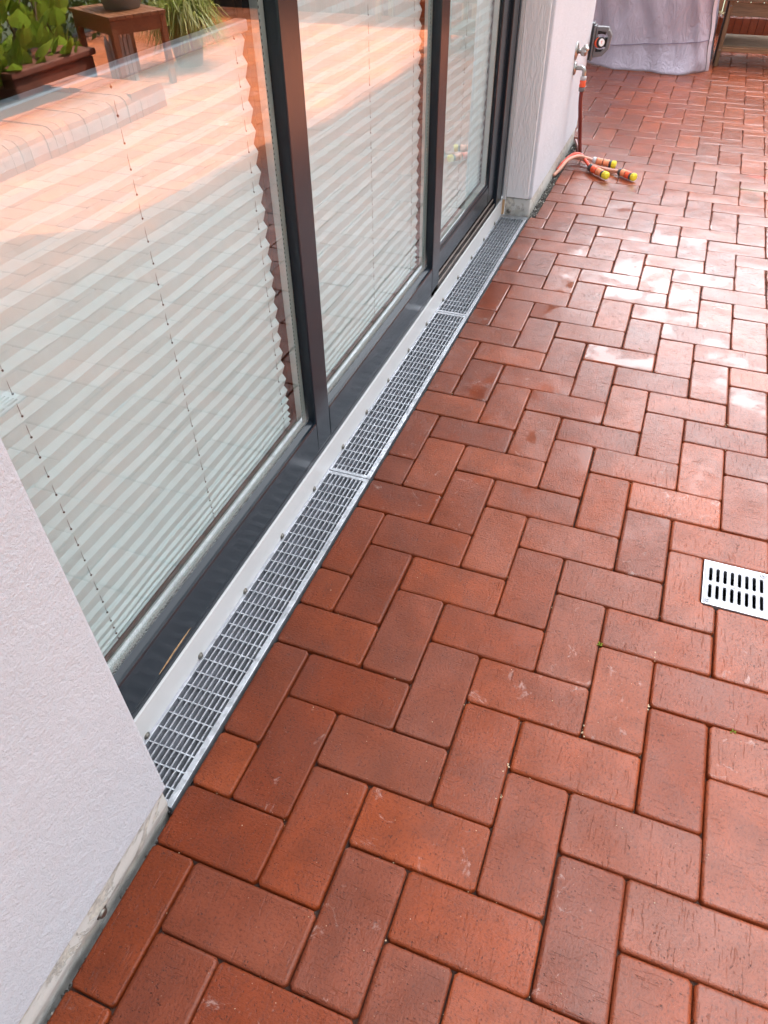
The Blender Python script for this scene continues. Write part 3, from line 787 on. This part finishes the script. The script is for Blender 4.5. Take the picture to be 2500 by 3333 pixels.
cvo = part('cover', cov, BSTEEL, fd)
for (x, y) in ((cx0+.075, cy0+.07), (cx1-.075, cy1-.07)):
    sm = MB().lathe((x, y, .012), (0, 0, 1), [(0, .052), (.007, .052), (.012, .044)], 20)
    so_ = part('screw', sm, BSTEEL, cvo)
    for a in (.4, .4+math.pi/2):
        v = Vector((math.cos(a), math.sin(a), 0))*.026
        sm2 = MB().bar(Vector((x, y, .0245))-v, Vector((x, y, .0245))+v, .011, .003)
        part('cross_recess', sm2, RUB, cvo)
tx = bpy.data.curves.new('stamped_lettering', 'FONT'); tx.body = 'DEBECI-AJ'; tx.size = .062*K; tx.extrude = .003*K; tx.align_x = 'CENTER'; tx.align_y = 'CENTER'
tmp = bpy.data.objects.new('tmp_text', tx); COL.objects.link(tmp); dg = bpy.context.evaluated_depsgraph_get()
tme = bpy.data.meshes.new_from_object(tmp.evaluated_get(dg)); tme.name = 'stamped_lettering'; bpy.data.objects.remove(tmp)
to = bpy.data.objects.new('stamped_lettering', tme); link(to, cvo, ((cx0+cx1)/2-.03, (rows[0][1]+rows[1][0])/2, zt+.002))
to.data.materials.clear(); to.data.materials.append(simple('stamped_grey', (.42, .42, .44), .5, .4))

# ------------------------------------------------------------------ gravel in the gap at the far wall, grit at the near wall
GRAV = simple('dark_gravel', (.10, .095, .085), .7, var=.6, vscale=50)
GRAV2 = simple('pale_grit', (.42, .40, .36), .7, var=.4, vscale=50)
mb = MB()
for i in range(1500):
    pebble(mb, random.uniform(-5.80, -5.52), random.uniform(24.05, 34.3), random.uniform(-.12, .02), random.choice((.02, .03, .03, .045)), mi=1 if random.random() < .16 else 0)
for i in range(500):
    pebble(mb, random.uniform(-5.82, -5.745), random.uniform(-8, -1.5), random.uniform(-.36, -.22), random.choice((.015, .02, .03)), mi=1 if random.random() < .1 else 0)
tag(part('gravel', mb, [GRAV, GRAV2], None, (0, 0, 0)), 'dark grit filling the narrow gap between paving and white wall', 'gravel', kind='stuff')
mb = MB()
for (x, y) in ((1.0, 3.0), (0.02, 2.1), (-1.02, 1.0), (-1.0, .55), (2.02, 12.1), (1.0, 4.1), (-2.9, 8.6), (-3.6, 20.2), (-2.0, 24.1), (1.3, 30.2), (.6, 31), (-4.3, 27.2), (-4.6, 18.4), (-.5, 15.2), (1.9, 20.7), (2.3, 26.3), (-4.9, 22.1)):
    for k in range(4): pebble(mb, x+random.gauss(0, .03), y+random.gauss(0, .05), -.01, random.uniform(.008, .024))
for i in range(1500):
    r = random.choice(single); k = random.random()
    if random.random() < .5: x, y = (r[0] if random.random() < .5 else r[1]), r[2]+(r[3]-r[2])*k
    else: x, y = r[0]+(r[1]-r[0])*k, (r[2] if random.random() < .5 else r[3])
    if abs(x+5.7) < .08 or (FD[0]-.1 < x < FD[1]+.1 and FD[2]-.1 < y < FD[3]+.1): continue
    pebble(mb, x+random.gauss(0, .008), y+random.gauss(0, .008), random.uniform(-.06, -.015), random.uniform(.006, .016), mi=1 if random.random() < .8 else 0)
for i in range(260):
    pebble(mb, random.uniform(-5.6, 3.2), random.uniform(-4, 40), .004, random.uniform(.004, .011))
tag(part('sand_grains', mb, [simple('pale_sand', (.55, .42, .27), .8), simple('dark_grit', (.06, .035, .025), .9)], None, (0, 0, 0)), 'pale sand grains and crumbs scattered on the bricks', 'sand', kind='stuff')
def seedling(x, y, lab, s=1.0):
    t = thing('seedling', (x, y, -.05), lab, 'seedling')
    for k in range(4):
        a = k*1.7+.4; L = .055*s*random.uniform(.7, 1.2); dx, dy = math.cos(a), math.sin(a)
        m = MB().add([(x, y, -.03), (x+dx*L*.5-dy*L*.28, y+dy*L*.5+dx*L*.28, .015), (x+dx*L, y+dy*L, .022), (x+dx*L*.5+dy*L*.28, y+dy*L*.5-dx*L*.28, .012)], [(0, 1, 2, 3)])
        part('leaf', m, LEAF, t)
seedling(.01, 4.02, 'tiny green seedling in the joint left of the floor drain', 1.1)
seedling(2.38, 2.98, 'tiny green weed in the paving joint below the floor drain', 1.2)

# ------------------------------------------------------------------ wall tap, water outlet, hoses
def kk(px, py): return px, py
tap = thing('wall_tap', (-5.7, 30.15, 4.56), 'chrome garden tap valve with a round rosette, upper fitting on the white wall', 'tap')
part('rosette', MB().lathe((-5.725, 30.15, 4.56), (1, 0, 0), [(0, .34), (.03, .34), (.07, .25), (.10, .12), (.105, .08)], 28), CHROME, tap)
part('stem', MB().lathe((-5.63, 30.15, 4.56), (1, 0, 0), [(0, .09), (.12, .09)], 14), CHROME, tap)
part('valve_handle', MB().lathe((-5.52, 30.15, 4.56), (1, 0, 0), [(0, .12), (.03, .17), (.16, .19), (.22, .17), (.26, .07)], 6, smooth=False), CHROME, tap, bevel=.02)
part('valve_handle', MB().lathe((-5.40, 30.15, 4.62), (.6, -.25, .55), [(-.05, .10), (.12, .15), (.17, .11)], 6, smooth=False), CHROME, tap, bevel=.015)
out = thing('water_outlet', (-5.7, 30.28, 3.9), 'chrome elbow pipe with a round rosette, lower fitting on the white wall', 'water outlet')
part('rosette', MB().lathe((-5.725, 30.28, 3.90), (1, 0, 0), [(0, .24), (.05, .24), (.09, .17), (.10, .1)], 26), CHROME, out)
part('elbow_pipe', MB().tube(spl([(-5.66, 30.28, 3.93), (-5.48, 30.28, 3.94), (-5.34, 30.28, 3.92), (-5.28, 30.28, 3.82), (-5.275, 30.28, 3.66)], 5), .085, 12), CHROME, out)
part('thread_collar', MB().lathe((-5.275, 30.28, 3.66), (0, 0, -1), [(0, .10), (.03, .125), (.13, .125), (.15, .11)], 16), LTG, out)
def hose_thing(name, pts, r, mat, lab, cat='garden hose', grp=None):
    t = thing(name, pts[0], lab, cat, grp)
    part('hose_pipe', MB().tube(spl(pts, 7), r, 10), mat, t); return t
h0 = hose_thing('garden_hose', [(-5.275, 30.28, 3.18), (-5.25, 30.3, 2.7), (-5.16, 30.4, 2.0), (-5.10, 30.8, 1.2), (-5.08, 31.5, .45), (-5.12, 32.0, .16), (-5.25, 32.6, .13), (-5.45, 33.3, .14), (-5.62, 33.9, .15)], .085, HRED,
                'dark red hose hanging from the chrome elbow down to the paving')
part('coupling', MB().lathe((-5.275, 30.28, 3.51), (0, 0, -1), [(0, .115), (.02, .135), (.11, .12), (.2, .135), (.25, .13)], 16), ORANGE, h0)
part('collar_nut', MB().lathe((-5.275, 30.28, 3.255), (0, 0, -1), [(0, .12), (.06, .135), (.16, .125), (.17, .09)], 12), MIDG, h0)
def capped(pts, p0, p1, mat, collar, c1, c2, lab):
    t = hose_thing('garden_hose', pts, .072, mat, lab, grp='capped hoses lying at the foot of the white wall')
    p0, p1 = Vector(p0), Vector(p1); d = p1-p0; L = d.length; d.normalize()
    part('collar_nut', MB().lathe(p0, d, [(0, .11), (.02, .155), (L*.15, .155), (L*.17, .13)], 16), collar, t)
    def grip(a, b, m):
        part('coupling', MB().lathe(p0+d*a, d, [(0, .13), (.02, .16), ((b-a)*.3, .158), ((b-a)*.5, .142), ((b-a)*.72, .158), ((b-a)-.02, .16), ((b-a), .13)], 18), m, t)
    grip(L*.18, L*.46, c1); 
    part('ring', MB().lathe(p0+d*L*.46, d, [(0, .135), (.03, .135)], 16), RUB, t)
    grip(L*.46+.03, L*.76, c2)
    part('ring', MB().lathe(p0+d*L*.76, d, [(0, .14), (.08, .15), (.1, .12)], 16), DARK, t)
    cap = part('end_cap', MB().lathe(p0+d*(L*.76+.1), d, [(0, .125), (.02, .150), (L*.18, .150), (L*.2, .135), (L*.205, .05)], 18), YEL, t)
    u = d.cross(Vector((0, 0, 1))).normalized(); w = d.cross(u)
    mb = MB()
    for k in range(12):
        a = 2*math.pi*k/12; v = u*math.cos(a)+w*math.sin(a); q = p0+d*(L*.76+.13)+v*.152
        mb.bar(q, q+d*L*.14, .018, .02, 0, v)
    part('cap_ribs', mb, YEL, cap)
    return t
capped([(-5.72, 28.75, .10), (-5.55, 29.1, .25), (-5.32, 29.7, .50), (-4.98, 30.35, .52), (-4.6, 30.7, .36), (-4.30, 30.80, .26)], (-4.36, 30.80, .27), (-3.36, 30.68, .22), HPINK, LTG, PORANGE, PORANGE,
       'pale pink braided hose with a grey collar and a yellow cap')
capped([(-5.70, 29.5, .10), (-5.50, 29.95, .35), (-5.22, 30.5, .52), (-4.90, 30.75, .46), (-4.58, 30.45, .28), (-4.32, 30.0, .20)], (-4.36, 30.06, .2), (-3.50, 29.20, .19), HORG, DARK, ORANGE, PORANGE,
       'red hose ending in a yellow cap, nearest the wall of the capped hoses')
capped([(-5.70, 30.3, .10), (-5.45, 30.9, .22), (-4.95, 31.1, .22), (-4.3, 30.6, .13), (-3.7, 30.25, .12), (-3.0, 29.93, .18)], (-3.04, 29.95, .18), (-2.36, 29.40, .19), HPINK, DARK, PORANGE, ORANGE,
       'brownish pink hose with black collar and yellow cap, farthest out on the paving')

# wall hose guide at the corner of the far wall: bracket, eight-sided ring, four rollers, hose end in the middle
hg = thing('hose_guide', (-5.7, 34.1, 4.2), 'dark grey hose guide on the end of the white wall holding an orange hose nozzle', 'hose guide')
Yg = 34.2
part('bracket', MB().box(-5.76, -5.62, Yg-.20, Yg+.30, 3.52, 4.93), DARK, hg, bevel=.03)
part('mounting_plate', MB().box(-5.615, -5.53, Yg-.30, Yg+.2, 3.50, 4.86), MIDG, hg, bevel=.02)
oc = [(-5.52, 3.62), (-5.10, 3.70), (-4.86, 3.98), (-4.80, 4.52), (-5.00, 4.82), (-5.50, 4.82)]
ic = [(-5.43, 3.86), (-5.17, 3.88), (-5.00, 4.05), (-4.95, 4.46), (-5.08, 4.64), (-5.43, 4.66)]
mb = MB(); n = 6
vs = [(x, Yg-.22, z) for x, z in oc]+[(x, Yg-.22, z) for x, z in ic]+[(x, Yg+.10, z) for x, z in oc]+[(x, Yg+.10, z) for x, z in ic]
fs = []
for i in range(n):
    j = (i+1) % n
    fs += [(i, j, n+j, n+i), (2*n+j, 2*n+i, 3*n+i, 3*n+j), (j, i, 2*n+i, 2*n+j), (n+i, n+j, 3*n+j, 3*n+i)]
mb.add(vs, fs); part('eight_sided_ring', mb, MIDG, hg, bevel=.025)
def roller(p, d, L):
    p = Vector(p); part('roller', MB().lathe(p-Vector(d)*L/2, d, [(0, .09), (L*.25, .065), (L*.5, .055), (L*.75, .065), (L, .09)], 14), RUB, hg)
roller((-5.25, Yg-.12, 4.60), (1, 0, 0), .34); roller((-5.25, Yg-.12, 3.90), (1, 0, 0), .34); roller((-5.01, Yg-.12, 4.25), (0, 0, 1), .36); roller((-5.45, Yg-.12, 4.25), (0, 0, 1), .36)
part('bolt', MB().lathe((-4.96, Yg-.22, 4.70), (0, -1, 0), [(0, .035), (.03, .03), (.04, .01)], 10), CHROME, hg)
nz = thing('hose_nozzle', (-5.3, 34, 4.2), 'orange hose nozzle with a black and white end held inside the grey hose guide', 'hose nozzle')
dn = Vector((.62, -.72, .16)).normalized(); pn_ = Vector((-5.36, Yg-.12, 4.21))
part('body', MB().lathe(pn_-dn*.12, dn, [(0, .12), (.08, .19), (.22, .21), (.30, .2)], 20), ORANGE, nz)
part('ring', MB().lathe(pn_+dn*.18, dn, [(0, .20), (.01, .215), (.09, .205), (.1, .17)], 20), RUB, nz)
part('face', MB().lathe(pn_+dn*.275, dn, [(0, .155), (.02, .145)], 20), WPL, nz)
mkk = MB()
for (a, b) in (((-.03, .05), (.03, .05)), ((.03, .05), (.0, -.05))):
    u = dn.cross(Vector((0, 0, 1))).normalized(); w = u.cross(dn)
    c0 = pn_+dn*.297
    mkk.bar(c0+u*a[0]+w*a[1], c0+u*b[0]+w*b[1], .02, .003, 0, dn)
part('red_mark', mkk, ORANGE, nz)

# ------------------------------------------------------------------ covered furniture behind the wall
cvt = thing('furniture_cover', (-4.2, 54, 0), 'lilac grey fabric cover draped over tall garden furniture behind the wall', 'furniture cover')
path = [(-9.6, 55.5), (-8.4, 52.2), (-7.8, 51.3), (-7.2, 50.75), (-6.1, 50.2), (-4.3, 49.95), (-1.9, 49.75), (-1.0, 50.6), (-.48, 51.2)]
NU = 90; bot = []
P2 = [Vector((a, b, 0)) for a, b in path]; dd = spl(P2, 12)
L = [0]
for i in range(1, len(dd)): L.append(L[-1]+(dd[i]-dd[i-1]).length)
def at_len(s):
    for i in range(1, len(dd)):
        if L[i] >= s: f = (s-L[i-1])/(L[i]-L[i-1]+1e-9); return dd[i-1].lerp(dd[i], f)
    return dd[-1]
NZ = 40; vs = []; H = 9.0
for j in range(NZ+1):
    w = j/NZ; z = .04+H*w**1.15
    for i in range(NU+1):
        u = i/NU; b = at_len(L[-1]*u)
        top = Vector((-8.9+7.1*u, 52.2-.3*u, 0)) if u > .12 else Vector((-9.6+5.8*u, 56-31*u, 0))
        lean = 1-math.exp(-z*.8)
        x = b.x*(1-lean)+(b.x*.93-.75 if False else b.x-.52*lean*(z*.16+.35))*lean
        y = b.y+(50.95-b.y+ (0 if u > .2 else (b.y-50.95)*.8))*lean*.95+z*.02
        f = .10*math.sin(u*31+.5*z)*math.exp(-z*.12)+.07*math.sin(u*57+1.1*z)+.05*math.sin(u*13-1.7*z)
        y += f*(.5+.5*w)*1.5 + .07*(abs(math.sin(u*9.3+.25*z+1))**14) + .05*(abs(math.sin(u*14.1-.6*z))**10)*math.exp(-z*.25); x += .03*math.sin(z*3+u*20)
        if z < .5: y -= .12*math.sin(u*23+2)*(.5-z)*1.5
        sm = .81+.9*u
        if abs(z-sm) < .16: y -= .04*(1-abs(z-sm)/.16)
        vs.append((x, y, z))
fs = [(j*(NU+1)+i, j*(NU+1)+i+1, (j+1)*(NU+1)+i+1, (j+1)*(NU+1)+i) for j in range(NZ) for i in range(NU)]
mb = MB(); mb.add(vs, fs, 0, True); co = part('cloth', mb, COVER, cvt)
sol = co.modifiers.new('thick', 'SOLIDIFY'); sol.thickness = .004
# side panel with light piping, running back from the corner
edge = [vs[j*(NU+1)+NU] for j in range(NZ+1)]
mb = MB(); n = len(edge); sv = []
for e in edge: sv += [e, (e[0]+.25, e[1]+3.2, e[2]), (e[0]-.3, e[1]+6.5, e[2])]
mb.add(sv, [(i*3+k, i*3+k+1, (i+1)*3+k+1, (i+1)*3+k) for i in range(n-1) for k in range(2)]); sp_ = part('side_panel', mb, COVER, cvt)
mb = MB(); mb.add([(e[0]-.015+o_, e[1]-.02+o_*.6, e[2]) for e in edge for o_ in (0, .20)], [(2*i, 2*i+1, 2*i+3, 2*i+2) for i in range(n-1)])
part('pale_edging', mb, fabric('pale_piping', (.60, .54, .60, 1), .05), cvt)
part('piping', MB().tube([(e[0]-.02, e[1]-.04, e[2]) for e in edge], .022, 6), MIDG, cvt)
seam = []
for i in range(NU+1):
    u = i/NU; z = .81+.9*u; j = min(NZ-1, int(((z-.04)/H)**(1/1.15)*NZ)); v = vs[j*(NU+1)+i]; v2 = vs[(j+1)*(NU+1)+i]
    fz = (z-v[2])/(v2[2]-v[2]+1e-9); q = Vector(v).lerp(Vector(v2), fz); seam.append((q.x, q.y-.03, q.z))
part('seam', MB().tube(seam, .02, 5), simple('seam_thread', (.22, .18, .24), .8), cvt)
topl = [vs[NZ*(NU+1)+i] for i in range(NU+1)]
mb = MB(); mb.add(topl+[(x, y+6.4, z) for x, y, z in topl], [(i, i+1, NU+2+i, NU+1+i) for i in range(NU)]); part('top_panel', mb, COVER, cvt)

# ------------------------------------------------------------------ wooden trolley bench at the top right
bn = thing('wooden_bench', (1.8, 55, 0), 'weathered wooden potting bench with a slatted lower shelf, right of the covered furniture', 'bench')
def leg(x0, y0, x1, y1, z1=3.55): return MB().bar((x0, y0, 0), (x1, y1, z1), .22, .26, 0, (0, 1, 0))
for (a, b, c, d) in ((.10, 53.1, .10, 53.1), (3.9, 53.1, 3.9, 53.1), (.0, 57.2, .1, 56.6), (3.9, 57.2, 3.9, 56.6)):
    mbl = MB().box(a-.12, a+.12, b-.12, b+.15, 0, 3.5); part('leg', mbl, WGREYZ, bn, bevel=.02)
part('side_board', MB().box(-.12, -.03, 53.3, 57.1, .1, 3.5), wood('dark_side_board', (.05, .03, .02, 1), 1, .7), bn)
part('apron', MB().box(.22, 3.78, 53.05, 53.15, 2.72, 3.42), WGREY, bn)
for k in range(6): part('top_slat', MB().box(-.25, 4.3, 52.85+k*.75, 53.52+k*.75, 3.5, 3.66), WGREY, bn, bevel=.02)
part('shelf_rail', MB().box(.22, 3.78, 53.05, 53.2, .82, 1.05), wood('shelf_rail_wood', (.27, .15, .075, 1), 0), bn, bevel=.02)
for k in range(9): part('shelf_slat', MB().box(.05, 3.95, 53.22+k*.44, 53.61+k*.44, 1.05, 1.14), WGREY, bn, bevel=.012)
for z in (3.24, .90): part('bolt', MB().lathe((.10, 52.98, z), (0, -1, 0), [(0, .06), (.03, .05), (.04, .02)], 12), STEEL, bn)

# ------------------------------------------------------------------ planting beds edged with standing clinkers
def upright(name_, lab, items, cat='planter wall'):
    return thing(name_, items, lab, cat)
pw = thing('planter_wall', (7, 64, 0), 'low wall of upright clinkers edging the bed behind the wooden bench', 'planter wall')
mbk = MB()
def cap_brick(w=.50, h=1.12, d=1.0, round_=False):
    mb = MB()
    prof = [(0, -.3), (0, h-.08), (.06, h), (d-.06, h), (d, h-.08), (d, -.3)] if not round_ else [(0, -.3), (0, h-.55), (.10, h-.22), (.32, h-.05), (.7, h), (d, h), (d, -.3)]
    n = len(prof); mb.add([(x, y, z) for x in (-w/2, w/2) for y, z in prof], [tuple(range(n))[::-1], tuple(range(n, 2*n))]+[(i, (i+1) % n, n+(i+1) % n, n+i) for i in range(n)])
    return mb
def field(parent, first, places, name='brick', lim=300):
    for i, (p, rz) in enumerate(places):
        q = again(first, name, parent, p, (random.gauss(0, .006), random.gauss(0, .006), rz))
b0 = part('brick', cap_brick(), BR, pw, (0, 0, 0)); b0.location = Vector((.54+.0, 64, 0))*K-pw.location
field(pw, b0, [((.54+k*.53, 64+random.gauss(0, .012), random.gauss(0, .012)), 0) for k in list(range(-22, 0))+list(range(1, 44))])
lw = thing('planter_wall', (14.6, 14, 0), 'low rounded clinker kerb around the bed on the sunny side of the patio', 'planter wall')
b1 = part('brick', cap_brick(.55, 1.25, 3.0, True), BR, lw, (0, 0, 0)); b1.location = (Vector((14.64, -9.7, 0))-ORG[lw.name])*K; b1.rotation_euler = (0, 0, -math.pi/2)
field(lw, b1, [((14.64+random.gauss(0, .012), -9.7+k*.58, random.gauss(0, .012)), -math.pi/2) for k in range(1, 74)])
b2 = again(b1, 'brick', lw, (14.95, 33.55, 0), (0, 0, math.pi))
field(lw, b1, [((14.95+k*.58, 33.55, random.gauss(0, .012)), math.pi) for k in range(1, 28)])
soil = MB(); soil.box(17.6, 34, -12, 30.6, -.1, 1.0); tag(part('soil', soil, SOIL, None), 'dark bare soil in the bed behind the rounded clinker kerb', 'soil', kind='stuff')
mb = MB(); mb.box(-12, 34, 65.0, 66.4, -.1, .95)
for i in range(2600):
    x = random.uniform(-3, 8); y = random.uniform(64.9, 66.3); r = random.uniform(.03, .09); a = random.random()*6.3
    c, s_ = math.cos(a)*r, math.sin(a)*r; z = 1.0+random.random()*.12
    mb.add([(x-c, y-s_, z), (x+s_*.5, y-c*.5, z+.03), (x+c, y+s_, z+.01), (x-s_*.5, y+c*.5, z-.01)], [(0, 1, 2, 3)], 1)
tag(part('mulch', mb, [SOIL, simple('dry_leaf', (.62, .50, .30), .8, var=.3, vscale=60)], None, (0, 65.6, 0)), 'dry sunlit leaf litter on the bed behind the bench', 'leaf litter', kind='stuff')
# fence
fn = thing('wooden_fence', (11, 66.6, 0), 'red brown fence of upright boards closing off the far end of the patio', 'fence')
f0 = part('board', MB().box(-.44, .44, -.06, .06, .0, 15), WFEN, fn, (0, 0, 0), bevel=.02); f0.location = (Vector((-12, 66.6, .1))-ORG[fn.name])*K
for k in range(1, 50): again(f0, 'board', fn, (-12+k*.94, 66.6+random.gauss(0, .02), .1))
for z in (2, 12): part('rail', MB().box(-12.4, 34, 66.7, 66.95, z, z+.5), WFEN, fn)

# ------------------------------------------------------------------ garden side (seen mirrored in the glass)
# red-brown side table with pot
Mt = Matrix.Translation((17.0, 38.4, 0)) @ Matrix.Rotation(R_(26), 4, 'Z')
tb = thing('side_table', (19, 37, 0), 'red brown slatted wooden table in the sun beside the leafy shrub', 'table')
for k in range(7):
    part('slat', MB().box(.0, 5.0, -3.7+k*.53, -3.7+k*.53+.49, 3.62, 3.80, mat=Mt @ Matrix.Rotation(R_(0), 4, 'Z')), WRED, tb, bevel=.02)
part('apron', MB().box(.1, .25, -3.6, -.1, 2.9, 3.6, mat=Mt), WRED, tb); part('apron', MB().box(.25, 4.8, -3.6, -3.45, 2.9, 3.6, mat=Mt), WRED, tb)
for (a, b) in ((.05, -.42), (.05, -3.65), (4.6, -.4), (4.6, -3.6)): part('leg', MB().box(a, a+.35, b, b+.35, 0, 3.6, mat=Mt), WRED, tb, bevel=.02)
pot = thing('plant_pot', (19.6, 38.2, 3.8), 'round grey stone pot standing on the red brown table', 'pot')
part('pot_body', MB().lathe((19.9, 38.2, 3.80), (0, 0, 1), [(0, 1.0), (.05, 1.05), (1.4, 1.45), (1.55, 1.5), (1.6, 1.3), (1.4, 1.2)], 28), POTM, pot)
crate = thing('picket_screen', (19.5, 35.6, 0), 'small grey picket screen standing under the red brown table', 'picket screen')
for k in range(6):
    y = 35.0+k*.42
    part('picket', MB().prism([(y, .2), (y+.34, .2), (y+.34, 2.5), (y+.17, 2.9), (y, 2.5)], 0, .08, mat=Matrix(((0, 0, 1, 19.2), (1, 0, 0, 0), (0, 1, 0, 0), (0, 0, 0, 1)))), simple('grey_picket', (.42, .40, .40), .7) if k == 0 else bpy.data.materials['grey_picket'], crate)
def leaf_mesh(L=.8):
    mb = MB(); o = [(0, 0), (-.32, .12), (-.42, .38), (-.30, .68), (0, 1.05), (.30, .68), (.42, .38), (.32, .12)]
    vs = [(a*L, b*L, -.10*L*abs(a)/.42*1.2+.06*L*math.sin(b*3)) for a, b in o]+[(0, .45*L, .06*L)]
    mb.add(vs, [(8, i, (i+1) % 8) for i in range(8)]); return mb
sh = thing('leafy_shrub', (23.5, 31, 0), 'lime green shrub with big heart shaped leaves beside the red brown table', 'shrub')
for k in range(7):
    a = random.random()*6.28; p = (23.6+math.cos(a)*1.0, 30.5+k*.9, 0)
    part('stem', MB().tube(spl([p, (p[0]+random.uniform(-.8, .3), p[1]+random.uniform(-1, 1), 2.5), (p[0]+random.uniform(-1.6, .6), p[1]+random.uniform(-2, 2), 6)], 5), [.09-.012*min(6, i/2) if i < 12 else .03 for i in range(11)], 6), WGREYZ, sh)
l0 = part('leaf', leaf_mesh(), LEAF, sh, (0, 0, 0)); l0.location = Vector((-2.2, 3.0, 4.4))*K; l0.rotation_euler = (.9, .2, 1.2)
for i in range(285):
    u = random.random(); y = 26.0+random.random()*11.0; x = 20.6+random.random()**1.3*4.4; z = 1.5+random.random()*6.5
    if y > 34.0 and x < 22.6: x += 2.2
    if y > 36.5 and x < 23.2: x += 2
    q = again(l0, 'leaf', sh, (x, y, z), (R_(random.gauss(58, 18)), R_(random.gauss(0, 16)), R_(random.gauss(95, 38))))
    s_ = random.uniform(1.0, 1.7); q.scale = (s_, s_, s_)
tr = thing('terracotta_trough', (21.3, 32, 0), 'terracotta trough at the foot of the leafy shrub', 'planter')
part('body', MB().box(20.4, 22.4, 28.5, 35.2, 0, 1.9), TERRA, tr, bevel=.12); part('rim', MB().box(20.25, 22.55, 28.35, 35.35, 1.9, 2.25), TERRA, tr, bevel=.08)
gp = thing('grass_plant', (18.7, 42.5, 0), 'arching striped ornamental grass in a round pot beyond the red brown table', 'ornamental grass')
part('pot_body', MB().lathe((18.9, 42.8, 0), (0, 0, 1), [(0, .8), (.05, .85), (2.2, 1.25), (2.35, 1.3), (2.4, 1.1)], 24), TERRA, gp)
mb = MB()
for i in range(900):
    a = random.random()*6.283; r = random.uniform(.8, 3.3); h = random.uniform(1.0, 3.2)*(1.1-r/6); bx, by = 18.9+random.gauss(0, .45), 42.8+random.gauss(0, .45)
    c, s_ = math.cos(a), math.sin(a); w = random.uniform(.035, .07); pts = []
    for k in range(6):
        t = k/5; pts.append((bx+c*r*t, by+s_*r*t, 2.3+h*math.sin(min(1, t*1.0)*2.3)*(1.0) - t*t*1.9))
    vs = []
    for k, p in enumerate(pts):
        ww = w*(1-(k/5)**2*.9); vs += [(p[0]-s_*ww, p[1]+c*ww, p[2]), (p[0]+s_*ww, p[1]-c*ww, p[2])]
    mb.add(vs, [(2*k, 2*k+1, 2*k+3, 2*k+2) for k in range(5)])
part('blades', mb, GRASSM, gp, (18.9, 42.8, 2.3), kind='stuff')
# slatted garden bench in the sun
sb = thing('slatted_bench', (9, 62, 0), 'pale slatted wooden bench standing in the sun before the far fence', 'bench')
for (x, y, h) in ((12.3, 61.0, 5.2), (5.0, 61.0, 5.2), (12.3, 64.0, 8.2), (5.0, 64.0, 8.2)): part('leg', MB().box(x-.2, x+.2, y-.2, y+.2, 0, h), WLIGHT, sb, bevel=.03)
for x in (12.3, 5.0): part('armrest', MB().box(x-.3, x+.3, 60.6, 64.0, 5.2, 5.4), WLIGHT, sb, bevel=.03)
for k in range(5): part('seat_slat', MB().box(5.2, 12.1, 61+k*.56, 61.42+k*.56, 3.4, 3.55), WLIGHT, sb, bevel=.02)
for k in range(13): part('back_slat', MB().box(5.5+k*.5, 5.78+k*.5, 63.8, 63.95, 3.6, 7.6), WLIGHT, sb, bevel=.02)
part('top_rail', MB().box(5.2, 12.1, 63.75, 64.0, 7.6, 8.1), WLIGHT, sb, bevel=.03)
part('seat_rail', MB().box(5.2, 12.1, 60.95, 61.1, 2.9, 3.38), WLIGHT, sb)
# hedge behind everything on the garden side, so the glass and the wet bricks mirror greenery rather than bare horizon
hm = MB()
def hedge(x0, x1, y0, y1, h, n):
    for i in range(n):
        x, y = random.uniform(x0, x1), random.uniform(y0, y1); z = h*random.random()**.7*(1+.12*math.sin(x*.7)+.12*math.sin(y*.5))
        r = random.uniform(.18, .42); a = Vector((random.gauss(0, 1), random.gauss(0, 1), random.gauss(0, 1))).normalized(); b = a.orthogonal().normalized(); c = a.cross(b)
        p = Vector((x, y, z)); hm.add([p-b*r, p-c*r*.5, p+b*r, p+c*r*.5], [(0, 1, 2, 3)])
hedge(30, 34, -20, 66, 12, 26000)
tag(part('hedge', hm, HEDGE, None, (32, 20, 0)), 'dark green clipped hedge along the garden side of the patio', 'hedge')

# ------------------------------------------------------------------ unseen slab added over the house, its edge shaped to shade the paving
SLABM = simple('dark_shade_slab', (.13, .085, .055), .7)
edge_ = [(-.3, -40), (-.3, 29.4), (-1.7, 30.3), (-3.2, 31.1), (-3.7, 35.2), (-4.2, 43.1), (-5.7, 48.1), (-5.8, 78), (-41, 78), (-41, -40)]
part('shade_slab', MB().prism(edge_, WT+.01, WT+1.6), SLABM, house)
